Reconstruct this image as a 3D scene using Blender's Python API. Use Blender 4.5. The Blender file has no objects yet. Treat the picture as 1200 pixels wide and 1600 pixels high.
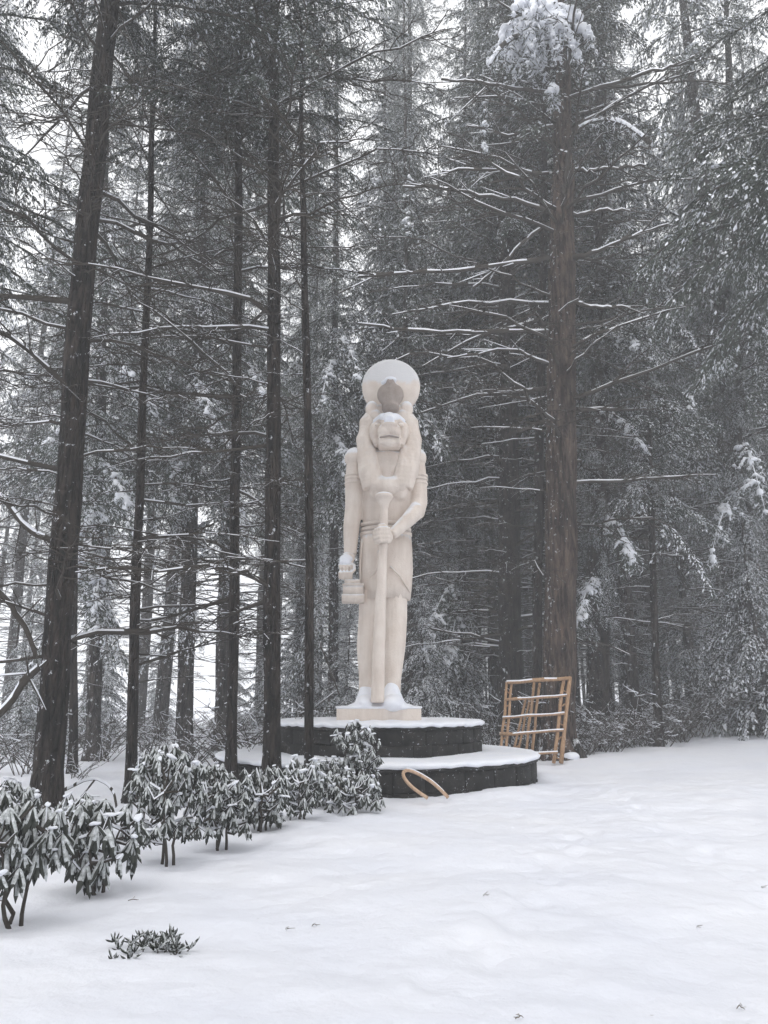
import bpy, math, random
import numpy as np
from mathutils import Matrix, Vector, noise as mnoise

random.seed(7)
RNG = np.random.default_rng(7)
R = math.radians
scene = bpy.context.scene
C = scene.collection

# ------------------------------------------------------------------ camera, world, sun, exposure
PITCH = R(13.5); FPX = 1209.0; EYE = 1.6
cam_data = bpy.data.cameras.new('camera')
cam_data.sensor_fit = 'VERTICAL'; cam_data.sensor_height = 36; cam_data.sensor_width = 27
cam_data.lens = 36 * FPX / 1600
cam_data.clip_start = 0.05; cam_data.clip_end = 2000
cam = bpy.data.objects.new('camera', cam_data); C.objects.link(cam)
cam.location = (0, 0, EYE); cam.rotation_euler = (R(90) + PITCH, 0, 0)
scene.camera = cam

SUN_EL, SUN_AZ = 62, 200          # overcast: a broad soft source high behind the camera
world = bpy.data.worlds.new("World"); scene.world = world; world.use_nodes = True
wn = world.node_tree.nodes; wl = world.node_tree.links
wn.clear()
sky = wn.new('ShaderNodeTexSky'); sky.sky_type = 'NISHITA'; sky.sun_disc = False
sky.sun_elevation = R(SUN_EL); sky.sun_rotation = R(SUN_AZ); sky.dust_density = 6; sky.air_density = 1; sky.ozone_density = 1
hs = wn.new('ShaderNodeHueSaturation'); hs.inputs['Saturation'].default_value = 0.16
bg = wn.new('ShaderNodeBackground'); bg.inputs['Strength'].default_value = 0.15
wo = wn.new('ShaderNodeOutputWorld')
cl = wn.new('ShaderNodeMix'); cl.data_type = 'RGBA'; cl.inputs['Factor'].default_value = 0.75     # closed cloud cover over the sky
cl.inputs['B'].default_value = (5.65, 5.7, 5.8, 1)
wl.new(sky.outputs[0], hs.inputs['Color']); wl.new(hs.outputs[0], cl.inputs['A']); wl.new(cl.outputs['Result'], bg.inputs['Color']); wl.new(bg.outputs[0], wo.inputs['Surface'])
sd = bpy.data.lights.new('sun', 'SUN'); sd.energy = 0.5; sd.angle = R(50); sd.color = (1.0, 0.97, 0.93)
sun = bpy.data.objects.new('sun', sd); C.objects.link(sun)
az = R(SUN_AZ); el = R(SUN_EL)
sun_dir = Vector((math.sin(az) * math.cos(el), math.cos(az) * math.cos(el), math.sin(el)))
sun.rotation_euler = sun_dir.to_track_quat('Z', 'Y').to_euler(); sun.location = (0, -20, 60)
vs = scene.view_settings
scene.display_settings.display_device = 'sRGB'
vs.view_transform = 'Standard'; vs.look = 'None'; vs.gamma = 1; vs.use_curve_mapping = False
vs.exposure = 0.92
HAZE = 0.0044
cy = scene.cycles
cy.max_bounces = 9; cy.diffuse_bounces = 7; cy.glossy_bounces = 1; cy.transmission_bounces = 1; cy.volume_bounces = 2; cy.transparent_max_bounces = 6
cy.use_denoising = True
cy.caustics_reflective = False; cy.caustics_refractive = False

# ------------------------------------------------------------------ geometry helpers
CP, SP = math.cos(PITCH), math.sin(PITCH)
def W(px, py, D):
    """point at ground distance D seen at photo pixel (px, py)"""
    u = -(py - 800) / FPX; dx = (px - 600) / FPX
    y = CP - SP * u; z = SP + CP * u
    k = D / y
    return np.array([dx * k, D, EYE + z * k])
def ppm(px, py, D):
    """photo pixels per metre there"""
    u = -(py - 800) / FPX
    return FPX * (CP - SP * u) / D

def smooth(a, b, x):
    t = np.clip((x - a) / (b - a), 0, 1); return t * t * (3 - 2 * t)
def ground_z(x, y):
    x = np.asarray(x, float); y = np.asarray(y, float)
    z = 0.62 * smooth(0.5, 15, x) * smooth(8, 26, y)
    z = z + 1.6 * smooth(14, 60, x) * smooth(20, 60, y)
    z = z - 0.5 * smooth(-6, -18, x) * smooth(12, 26, y)
    z = z + 0.035 * np.sin(x * 0.9 + 0.6 * np.sin(y * 0.5)) * np.cos(y * 0.7 + 1.0)
    z = z + 0.012 * np.sin(x * 2.7 + y * 1.3) * np.sin(y * 2.1 - x * 0.8 + 2)
    return z

class MB:
    def __init__(s): s.V = []; s.F = []; s.M = []; s.n = 0
    def add(s, v, f, m=0):
        v = np.asarray(v, float).reshape(-1, 3); f = np.asarray(f, np.int64).reshape(-1, 4)
        s.V.append(v); s.F.append(f + s.n); s.n += len(v)
        s.M.append(np.full(len(f), m, np.int32) if np.isscalar(m) else np.asarray(m, np.int32))
    def arrays(s):
        if not s.V: return np.zeros((0, 3)), np.zeros((0, 4), int), np.zeros(0, int)
        return np.concatenate(s.V), np.concatenate(s.F), np.concatenate(s.M)
    def tube(s, pts, rad, n=6, mat=0, snow=None, snow_h=0.0, thr=0.25, caps=True, noise=0.0, rng=None, flat=(1, 1)):
        pts = np.asarray(pts, float); k = len(pts); rad = np.broadcast_to(np.asarray(rad, float), (k,)).copy()
        if caps:
            t0 = pts[0] - (pts[1] - pts[0]) * 1e-3; t1 = pts[-1] + (pts[-1] - pts[-2]) * 1e-3
            pts = np.vstack([t0, pts, t1]); rad = np.concatenate([[rad[0] * .02], rad, [rad[-1] * .02]]); k += 2
        T = np.gradient(pts, axis=0); T /= np.linalg.norm(T, axis=1)[:, None] + 1e-12
        mean = T.mean(0); vertical = abs(mean[2]) > 0.8
        ref = np.array([0, 1, 0.]) if vertical else np.array([0, 0, 1.])
        S = np.cross(T, ref); S /= np.linalg.norm(S, axis=1)[:, None] + 1e-12
        U = np.cross(S, T)
        a = (np.arange(n) + 0.5) * 2 * math.pi / n
        ca, sa = np.cos(a) * flat[0], np.sin(a) * flat[1]
        rr = rad[:, None] * np.ones((1, n))
        if noise and rng is not None: rr = rr * (1 + noise * rng.standard_normal((k, n)))
        P = pts[:, None] + S[:, None] * (rr * ca)[..., None] + U[:, None] * (rr * sa)[..., None]
        if snow is not None and snow_h:
            lift = np.clip(np.sin(a), 0, 1)[None, :] * np.minimum(snow_h, rad[:, None] * 2.2)
            if rng is not None: lift = lift * rng.uniform(.5, 1.3, (k, 1))
            P[..., 2] += lift
        i = np.arange(k - 1)[:, None]; j = np.arange(n)[None, :]; j2 = (j + 1) % n
        F = np.stack([i * n + j, i * n + j2, (i + 1) * n + j2, (i + 1) * n + j], -1).reshape(-1, 4)
        M = np.full(len(F), mat)
        if snow is not None:
            mid = np.sin((np.arange(n) + 1.0) * 2 * math.pi / n)
            mm = np.where(mid > thr, snow, mat); M = np.tile(mm, k - 1).reshape(k - 1, n)
            if rng is not None: M[rng.uniform(0, 1, k - 1) < .22] = mat
            M = M.ravel()
        s.add(P.reshape(-1, 3), F, M)
    def box(s, lo, hi, mat=0):
        x0, y0, z0 = lo; x1, y1, z1 = hi
        v = [(x0,y0,z0),(x1,y0,z0),(x1,y1,z0),(x0,y1,z0),(x0,y0,z1),(x1,y0,z1),(x1,y1,z1),(x0,y1,z1)]
        s.add(v, [(0,3,2,1),(4,5,6,7),(0,1,5,4),(1,2,6,5),(2,3,7,6),(3,0,4,7)], mat)
    def ellipsoid(s, c, r, mat=0, nu=20, nv=12, rot=None):
        th = np.linspace(0.02, math.pi - 0.02, nv)[:, None]; ph = (np.arange(nu) * 2 * math.pi / nu)[None, :]
        P = np.stack([np.sin(th) * np.cos(ph) * r[0], np.sin(th) * np.sin(ph) * r[1], np.cos(th) * np.ones_like(ph) * r[2]], -1).reshape(-1, 3)
        if rot is not None: P = P @ np.array(rot).T
        i = np.arange(nv - 1)[:, None]; j = np.arange(nu)[None, :]; j2 = (j + 1) % nu
        F = np.stack([i * nu + j, (i + 1) * nu + j, (i + 1) * nu + j2, i * nu + j2], -1).reshape(-1, 4)
        F = np.vstack([F, [(0, k, k + 1, k + 1) if False else (0, k, k + 1, k + 2) for k in range(1, nu - 2, 2)]])
        b = (nv - 1) * nu
        F = np.vstack([F, [(b, b + k + 2, b + k + 1, b + k) for k in range(1, nu - 2, 2)]])
        s.add(P + np.asarray(c), F, mat)
    def merge(s, arr, M4=None, matmap=None):
        v, f, m = arr
        if M4 is not None: v = v @ M4[:3, :3].T + M4[:3, 3]
        s.V.append(v); s.F.append(f + s.n); s.n += len(v); s.M.append(m)
    def mesh(s, name, mats, off=(0, 0, 0), shade=False):
        v, f, m = s.arrays(); v = v - np.asarray(off)
        me = bpy.data.meshes.new(name)
        me.vertices.add(len(v)); me.vertices.foreach_set('co', v.astype(np.float32).ravel())
        me.loops.add(f.size); me.loops.foreach_set('vertex_index', f.astype(np.int32).ravel())
        me.polygons.add(len(f)); me.polygons.foreach_set('loop_start', np.arange(0, f.size, 4, dtype=np.int32))
        for mt in mats: me.materials.append(mt)
        me.polygons.foreach_set('material_index', m.astype(np.int32))
        if shade: me.polygons.foreach_set('use_smooth', np.ones(len(f), bool))
        me.update(calc_edges=True)
        return me

def unit(v): return v / (np.linalg.norm(v, axis=-1, keepdims=True) + 1e-9)
def link(name, data, parent=None, loc=(0, 0, 0)):
    o = bpy.data.objects.new(name, data); C.objects.link(o)
    if parent is not None: o.parent = parent
    o.location = loc
    return o
def tag(o, label=None, cat=None, group=None, kind=None):
    if label: o['label'] = label
    if cat: o['category'] = cat
    if group: o['group'] = group
    if kind: o['kind'] = kind
    return o
def thing(name, loc, label, cat, group=None, rz=0):
    o = link(name, None, None, tuple(loc)); o.rotation_euler.z = rz
    return tag(o, label, cat, group)
def part(name, mb, mats, root, shade=False, parent=None):
    """a mesh given in world coordinates, parented under root (or a part of root)"""
    return link(name, mb.mesh(name, mats, np.array(root.location), shade), parent or root)
def sculpt(mb, voxel, iters=6, factor=0.5):
    """fuse overlapping solids into one continuous surface"""
    me = mb.mesh('tmp', []); o = link('tmp', me)
    r = o.modifiers.new('r', 'REMESH'); r.mode = 'VOXEL'; r.voxel_size = voxel; r.use_smooth_shade = True
    s = o.modifiers.new('s', 'SMOOTH'); s.iterations = iters; s.factor = factor
    dg = bpy.context.evaluated_depsgraph_get(); dg.update()
    out = bpy.data.meshes.new_from_object(o.evaluated_get(dg))
    bpy.data.objects.remove(o); bpy.data.meshes.remove(me)
    return out
def sculpt_part(name, mb, mats, root, voxel=0.03, iters=6, parent=None):
    me = sculpt(mb, voxel, iters)
    me.transform(Matrix.Translation(-Vector(root.location)))
    me.materials.clear()
    for m in mats: me.materials.append(m)
    me.name = name
    return link(name, me, parent or root)

# ------------------------------------------------------------------ materials
def newmat(name):
    m = bpy.data.materials.new(name); m.use_nodes = True
    nt = m.node_tree; b = nt.nodes['Principled BSDF']; b.inputs['Roughness'].default_value = 0.85
    b.inputs['Specular IOR Level'].default_value = 0.2
    return m, nt, b
def N(nt, t, **k):
    n = nt.nodes.new(t)
    for a, v in k.items():
        if a in n.inputs.keys() if isinstance(a, str) else False: n.inputs[a].default_value = v
        else: setattr(n, a, v)
    return n
def noise_node(nt, scale, detail=4, vec=None, rough=0.55):
    n = nt.nodes.new('ShaderNodeTexNoise'); n.inputs['Scale'].default_value = scale; n.inputs['Detail'].default_value = detail
    n.inputs['Roughness'].default_value = rough
    if vec is not None: nt.links.new(vec, n.inputs['Vector'])
    return n
def coords(nt, sc=(1, 1, 1), kind='Object'):
    t = nt.nodes.new('ShaderNodeTexCoord'); mp = nt.nodes.new('ShaderNodeMapping'); mp.inputs['Scale'].default_value = sc
    nt.links.new(t.outputs[kind], mp.inputs['Vector']); return mp.outputs[0]
def ramp(nt, fac, stops):
    r = nt.nodes.new('ShaderNodeValToRGB'); e = r.color_ramp.elements
    while len(e) < len(stops): e.new(0.5)
    for q, (p, c) in zip(e, stops): q.position = p; q.color = (*c, 1) if len(c) == 3 else c
    nt.links.new(fac, r.inputs[0]); return r
def mix(nt, fac, a, b):
    m = nt.nodes.new('ShaderNodeMix'); m.data_type = 'RGBA'
    for sock, v in ((m.inputs['Factor'], fac), (m.inputs['A'], a), (m.inputs['B'], b)):
        if isinstance(v, bpy.types.NodeSocket): nt.links.new(v, sock)
        else: sock.default_value = v if not isinstance(v, tuple) else (*v, 1)
    return m.outputs['Result']
def math_n(nt, op, a, b=None, c=None, clamp=False):
    m = nt.nodes.new('ShaderNodeMath'); m.operation = op; m.use_clamp = clamp
    for k, v in enumerate((a, b, c)):
        if v is None: continue
        if isinstance(v, bpy.types.NodeSocket): nt.links.new(v, m.inputs[k])
        else: m.inputs[k].default_value = v
    return m.outputs[0]
def bump(nt, b, h, strength=0.4, dist=0.02):
    n = nt.nodes.new('ShaderNodeBump'); n.inputs['Strength'].default_value = strength; n.inputs['Distance'].default_value = dist
    nt.links.new(h, n.inputs['Height']); nt.links.new(n.outputs[0], b.inputs['Normal'])
SNOWC = (0.80, 0.82, 0.86)
def normal_axis(nt):
    g = nt.nodes.new('ShaderNodeNewGeometry'); s = nt.nodes.new('ShaderNodeSeparateXYZ')
    nt.links.new(g.outputs['Normal'], s.inputs[0]); return s

def mk_snow(name, sc=1.0, rough=.7, strength=.35):
    m, nt, b = newmat(name)
    v = coords(nt, (sc, sc, sc))
    n1 = noise_node(nt, 3, 5, v); n2 = noise_node(nt, 38, 3, v)
    r = ramp(nt, n1.outputs[0], [(0.3, (0.76, 0.785, 0.85)), (0.7, (0.84, 0.85, 0.885))])
    nt.links.new(r.outputs[0], b.inputs['Base Color']); b.inputs['Roughness'].default_value = rough
    h = math_n(nt, 'MULTIPLY_ADD', n2.outputs[0], 0.35, n1.outputs[0])
    bump(nt, b, h, strength, 0.03)
    return m
M_SNOW = mk_snow('snow')

def mk_ground_snow():
    m, nt, b = newmat('ground_snow')
    v = coords(nt)
    n0 = noise_node(nt, 0.5, 3, v); n1 = noise_node(nt, 2.2, 5, v); n2 = noise_node(nt, 24, 4, v)
    r = ramp(nt, n0.outputs[0], [(0.3, (0.77, 0.79, 0.86)), (0.7, (0.83, 0.84, 0.885))])
    # fallen needles and crumbs
    vo = nt.nodes.new('ShaderNodeTexVoronoi'); vo.inputs['Scale'].default_value = 3.1; nt.links.new(v, vo.inputs['Vector'])
    crumb = math_n(nt, 'LESS_THAN', vo.outputs['Distance'], 0.03)
    c = mix(nt, math_n(nt, 'MULTIPLY', crumb, 0.35), r.outputs[0], (0.3, 0.29, 0.26))
    nt.links.new(c, b.inputs['Base Color']); b.inputs['Roughness'].default_value = 0.6
    h = math_n(nt, 'MULTIPLY_ADD', n2.outputs[0], 0.10, n1.outputs[0])
    bump(nt, b, h, 0.5, 0.10)
    return m
M_GROUND = mk_ground_snow()

def mk_bark(name, dark, light, flecks=0.62, side=0.25, sc=1.0, furrow=7):
    m, nt, b = newmat(name)
    v = coords(nt, (furrow * sc, furrow * sc, 1.1 * sc)); v2 = coords(nt, (sc, sc, sc))
    n1 = noise_node(nt, 1.6, 6, v, .65); n2 = noise_node(nt, 1.1, 3, v2); n3 = noise_node(nt, 9, 5, v2, .7)
    r = ramp(nt, n1.outputs[0], [(0.42, dark), (0.60, light)])
    tint = ramp(nt, n2.outputs[0], [(0.35, (0.75, 0.75, 0.75)), (0.7, (1.25, 1.22, 1.2))])
    mm = nt.nodes.new('ShaderNodeMix'); mm.data_type = 'RGBA'; mm.blend_type = 'MULTIPLY'; mm.inputs['Factor'].default_value = 1
    nt.links.new(r.outputs[0], mm.inputs['A']); nt.links.new(tint.outputs[0], mm.inputs['B'])
    s = normal_axis(nt)
    # snow blown on to the bark from one side, in flecks
    wind = math_n(nt, 'MULTIPLY_ADD', s.outputs['X'], -0.035 * side / .25, n3.outputs[0])
    wind = math_n(nt, 'MULTIPLY_ADD', s.outputs['Z'], 0.25, wind)
    mask = nt.nodes.new('ShaderNodeMapRange'); mask.inputs['From Min'].default_value = flecks; mask.inputs['From Max'].default_value = flecks + 0.05
    nt.links.new(wind, mask.inputs['Value'])
    nt.links.new(mix(nt, mask.outputs[0], mm.outputs['Result'], SNOWC), b.inputs['Base Color'])
    vor = nt.nodes.new('ShaderNodeTexVoronoi'); vor.feature = 'DISTANCE_TO_EDGE'; vor.inputs['Scale'].default_value = 1.0
    nt.links.new(coords(nt, (14 * sc, 14 * sc, 3.2 * sc)), vor.inputs['Vector'])
    cr = nt.nodes.new('ShaderNodeMapRange'); cr.inputs['From Max'].default_value = .16; nt.links.new(vor.outputs['Distance'], cr.inputs['Value'])
    bump(nt, b, math_n(nt, 'MULTIPLY_ADD', cr.outputs[0], .6, n1.outputs[0]), 1.0, 0.07)
    return m
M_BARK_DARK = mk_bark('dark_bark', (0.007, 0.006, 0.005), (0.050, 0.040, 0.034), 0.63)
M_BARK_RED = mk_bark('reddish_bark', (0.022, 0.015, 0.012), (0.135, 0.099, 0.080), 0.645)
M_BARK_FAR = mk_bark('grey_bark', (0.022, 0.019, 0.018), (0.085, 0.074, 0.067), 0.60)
M_TWIG = newmat('twig_bark')[0]; M_TWIG.node_tree.nodes['Principled BSDF'].inputs['Base Color'].default_value = (0.05, 0.043, 0.036, 1)

def mk_needles(name, a, c):
    m, nt, b = newmat(name)
    v = coords(nt); n1 = noise_node(nt, 1.7, 3, v)
    r = ramp(nt, n1.outputs[0], [(0.3, a), (0.7, c)])
    oi = nt.nodes.new('ShaderNodeObjectInfo'); k_ = math_n(nt, 'MULTIPLY_ADD', oi.outputs['Random'], .9, .6)
    mm = nt.nodes.new('ShaderNodeVectorMath'); mm.operation = 'SCALE'; nt.links.new(r.outputs[0], mm.inputs[0]); nt.links.new(k_, mm.inputs['Scale'])
    nt.links.new(mm.outputs[0], b.inputs['Base Color'])
    return m
M_NEEDLE = mk_needles('needles', (0.042, 0.052, 0.043), (0.085, 0.098, 0.082))

# ------------------------------------------------------------------ ground
def build_ground():
    def axis(a, b, step):
        c = list(np.arange(a, b, step)); d = step
        while c[-1] < 420: d *= 1.12; c.append(c[-1] + d)
        d = step
        while c[0] > -410: d *= 1.12; c.insert(0, c[0] - d)
        return np.array(c)
    xs = axis(-4.6, 5.6, .055); ys = axis(3.6, 15.5, .055)
    nx, ny = len(xs), len(ys)
    X, Y = np.meshgrid(xs, ys)
    Z = ground_z(X, Y)
    flat = np.stack([X.ravel(), Y.ravel(), Z.ravel()], 1)
    near = (np.abs(flat[:, 0]) < 14) & (flat[:, 1] > 1) & (flat[:, 1] < 28)
    for i in np.nonzero(near)[0]:
        p = flat[i]
        v_ = Vector((p[0], p[1], 0))
        p[2] += 0.055 * mnoise.noise(v_ * .8) + 0.027 * mnoise.noise(v_ * 2.3) + 0.011 * mnoise.noise(v_ * 7) - .035 * max(0, mnoise.noise(v_ * 4.3 + Vector((9, 3, 1))) - .25)
    # faint old footprints on the right, half filled with new snow
    rng = np.random.default_rng(5)
    steps = []
    for k in range(26):
        s = k * 0.42
        steps.append((2.9 + .10 * s + (0.11 if k % 2 else -0.11) + rng.normal(0, .03), 4.2 + s))
        if k < 16: steps.append((0.4 + .32 * s + (0.11 if k % 2 else -0.11), 5.0 + s * .8))
    for sx, sy in steps:
        d2 = ((flat[:, 0] - sx) / .10) ** 2 + ((flat[:, 1] - sy) / .17) ** 2
        flat[:, 2] += -0.034 * np.exp(-d2) + .010 * np.exp(-(np.sqrt(d2) - 1.6) ** 2 * 4)
    # snow drift banked against the stone tiers
    rr = np.hypot(flat[:, 0] + .12, flat[:, 1] - 16.5)
    flat[:, 2] += 0.09 * np.exp(-((rr - 3.35) / .5) ** 2) * (0.6 + 0.4 * np.sin(np.arctan2(flat[:, 1] - 16.5, flat[:, 0]) * 5))
    i, j = np.meshgrid(np.arange(ny - 1), np.arange(nx - 1), indexing='ij')
    F = np.stack([i * nx + j, i * nx + j + 1, (i + 1) * nx + j + 1, (i + 1) * nx + j], -1).reshape(-1, 4)
    mb = MB(); mb.add(flat, F)
    o = link('snow_ground', mb.mesh('snow_ground', [M_GROUND], shade=True))
    tag(o, 'untouched snow covering the forest clearing and the ground under the trees', kind='structure')
build_ground()

# ------------------------------------------------------------------ stone tiers
PX, PY = -0.12, 16.5
def mk_stone():
    m, nt, b = newmat('dark_stone')
    v = coords(nt); n1 = noise_node(nt, 5, 6, v, .7); n2 = noise_node(nt, 30, 3, v)
    r = ramp(nt, n1.outputs[0], [(0.35, (0.005, 0.005, 0.005)), (0.55, (0.020, 0.019, 0.017)), (0.75, (0.055, 0.045, 0.038))])
    mask = math_n(nt, 'MULTIPLY_ADD', n2.outputs[0], 1.0, math_n(nt, 'MULTIPLY', n1.outputs[0], .5))
    f = nt.nodes.new('ShaderNodeMapRange'); f.inputs['From Min'].default_value = .91; f.inputs['From Max'].default_value = 1.0
    nt.links.new(mask, f.inputs['Value'])
    nt.links.new(mix(nt, f.outputs[0], r.outputs[0], (0.45, 0.47, 0.5)), b.inputs['Base Color'])
    bump(nt, b, n1.outputs[0], 0.7, 0.03)
    return m
M_STONE = mk_stone()
def tier(name, radius, z0, z1, courses, count, snow_t, label):
    rng = np.random.default_rng(int(radius * 100))
    root = thing(name, (PX, PY, z0), label, 'stone platform')
    core = MB()
    a = np.linspace(0, 2 * math.pi, 65)[:-1]
    core.tube([(PX, PY, z0), (PX, PY, z1 - 0.002)], [radius - .07] * 2, 64)
    part('core', core, [M_STONE], root, True)
    h = (z1 - .07 - z0) / courses
    for c in range(courses):
        cuts = np.cumsum(rng.uniform(.7, 1.4, count)); cuts = cuts / cuts[-1] * 2 * math.pi + c * .37
        for k in range(count):
            a0 = cuts[k - 1] if k else cuts[-1] - 2 * math.pi
            a1 = cuts[k]; g = 0.012 / radius
            a0 += g; a1 -= g
            ro = radius + rng.uniform(-.035, .025); ri = radius - .16
            zz0 = z0 + c * h + .006; zz1 = z0 + (c + 1) * h - .006 + rng.uniform(-.004, .004)
            e = .018
            am = (a0 + a1) / 2
            V = []
            for (zz, inset) in ((zz0, e), (zz0 + e, 0), (zz1 - e, 0), (zz1, e)):
                for aa, ins in ((a0, e), (a0 + e / radius, 0), (am, -.006), (a1 - e / radius, 0), (a1, e)):
                    r_ = ro - max(inset, ins) + (0 if inset or ins else rng.uniform(0, .006))
                    V.append((PX + r_ * math.cos(aa), PY + r_ * math.sin(aa), zz))
            F = [(i * 5 + j, i * 5 + j + 1, (i + 1) * 5 + j + 1, (i + 1) * 5 + j) for i in range(3) for j in range(4)]
            b0 = len(V)
            for zz in (zz0, zz1):
                for aa in (a0, am, a1): V.append((PX + ri * math.cos(aa), PY + ri * math.sin(aa), zz))
            F += [(0, b0, b0 + 1, 2), (2, b0 + 1, b0 + 2, 4), (15, 17, b0 + 4, b0 + 3), (17, 19, b0 + 5, b0 + 4),
                  (0, 15, b0 + 3, b0), (4, b0 + 2, b0 + 5, 19)]
            mb = MB(); mb.add(V, F)
            part('stone_block', mb, [M_STONE], root)
    # coping slab ring
    cp = MB()
    cp.tube([(PX, PY, z1 - .066), (PX, PY, z1 - .004)], [radius + .035] * 2, 64)
    part('coping', cp, [M_STONE], root, True)
    # snow lying on it, rounded at the lip
    na, prof = 150, [(0, 1), (.5, 1), (.8, 1), (.92, .98), (.965, .9), (.99, .72), (1.004, .4), (1.0, .05), (.985, -.15), (.9, -.15)]
    V = []
    for (pr, ph) in prof:
        for k in range(na):
            aa = 2 * math.pi * k / na
            nn = mnoise.noise(Vector((math.cos(aa) * 4, math.sin(aa) * 4, radius + pr)))
            n2 = mnoise.noise(Vector((math.cos(aa) * 22, math.sin(aa) * 22, pr * 9)))
            lip = 1 if pr > .9 else 0
            r_ = (radius + .07) * pr + lip * (.02 * nn + .034 * n2)
            z_ = z1 - .004 + snow_t * ph * (1 + .15 * nn) + (.02 * nn if pr < .9 else 0) + (lip * .035 * n2 if ph < .8 else 0)
            V.append((PX + r_ * math.cos(aa), PY + r_ * math.sin(aa), z_))
    F = [(i * na + j, (i + 1) * na + j, (i + 1) * na + (j + 1) % na, i * na + (j + 1) % na) for i in range(len(prof) - 1) for j in range(na)]
    mb = MB(); mb.add(V, F)
    part('snow_cover', mb, [M_SNOW], root, True)
    return root
tier('lower_stone_tier', 3.17, -0.25, 0.47, 2, 34, 0.10, 'wide round dark stone lower tier with thick snow on its rim')
tier('upper_stone_tier', 2.10, 0.50, 1.09, 2, 24, 0.09, 'smaller round dark stone upper tier carrying the statue')

# ------------------------------------------------------------------ statue
def mk_statue(name, thr0=.50, thr1=.72, pleats=0, base=((0.69, 0.60, 0.53), (0.79, 0.715, 0.645))):
    m, nt, b = newmat(name)
    v = coords(nt); n1 = noise_node(nt, 2.5, 5, v); n2 = noise_node(nt, 22, 4, v, .7); n3 = noise_node(nt, 6, 5, v, .7)
    r = ramp(nt, n1.outputs[0], [(0.3, base[0]), (0.7, base[1])])
    s = normal_axis(nt)
    up = math_n(nt, 'MULTIPLY_ADD', n3.outputs[0], 0.5, math_n(nt, 'SUBTRACT', s.outputs['Z'], 0.25))
    f = nt.nodes.new('ShaderNodeMapRange'); f.inputs['From Min'].default_value = thr0; f.inputs['From Max'].default_value = thr1
    nt.links.new(up, f.inputs['Value'])
    nt.links.new(mix(nt, f.outputs[0], r.outputs[0], (0.80, 0.81, 0.84)), b.inputs['Base Color'])
    vs_ = coords(nt, (5, 5, .7)); st = noise_node(nt, 1.3, 4, vs_, .6)
    sr = ramp(nt, st.outputs[0], [(.42, (1, 1, 1)), (.62, (.80, .78, .76))])
    mu = nt.nodes.new('ShaderNodeMix'); mu.data_type = 'RGBA'; mu.blend_type = 'MULTIPLY'; mu.inputs['Factor'].default_value = .4
    src = b.inputs['Base Color'].links[0].from_socket; nt.links.new(src, mu.inputs['A']); nt.links.new(sr.outputs[0], mu.inputs['B']); nt.links.new(mu.outputs['Result'], b.inputs['Base Color'])
    h = math_n(nt, 'MULTIPLY_ADD', n3.outputs[0], 1.2, n2.outputs[0])
    if pleats:
        w = nt.nodes.new('ShaderNodeTexWave'); w.inputs['Scale'].default_value = pleats; w.inputs['Distortion'].default_value = 6
        w.bands_direction = 'Z'
        nt.links.new(v, w.inputs['Vector']); h = math_n(nt, 'MULTIPLY_ADD', w.outputs[0], .25, h)
    bump(nt, b, h, 0.5, 0.025)
    return m
M_ST = mk_statue('pink_stone'); M_MANE = mk_statue('carved_stone', .30, .80, 3.2)
M_DISC = mk_statue('frosted_stone', .10, .42)
def mk_disc():
    m, nt, b = newmat('disc_stone')      # wet snow plastered over the upper half of the disc
    v = coords(nt); n1 = noise_node(nt, 3.5, 5, v); n2 = noise_node(nt, 24, 4, v, .7)
    s = nt.nodes.new('ShaderNodeSeparateXYZ'); nt.links.new(v, s.inputs[0])
    r = ramp(nt, n1.outputs[0], [(0.3, (0.69, 0.60, 0.53)), (0.7, (0.79, 0.715, 0.645))])
    t = math_n(nt, 'MULTIPLY_ADD', n1.outputs[0], 0.5, s.outputs['Z'])
    f = nt.nodes.new('ShaderNodeMapRange'); f.inputs['From Min'].default_value = 7.72; f.inputs['From Max'].default_value = 7.84; f.inputs['To Max'].default_value = .85
    nt.links.new(t, f.inputs['Value'])
    nt.links.new(mix(nt, f.outputs[0], r.outputs[0], (0.72, 0.73, 0.75)), b.inputs['Base Color']); bump(nt, b, n2.outputs[0], .4, .02)
    return m
M_SUN = mk_disc()
M_COBRA = mk_statue('grey_stone', .6, .8, 0, ((0.30, 0.255, 0.225), (0.42, 0.36, 0.32)))

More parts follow.
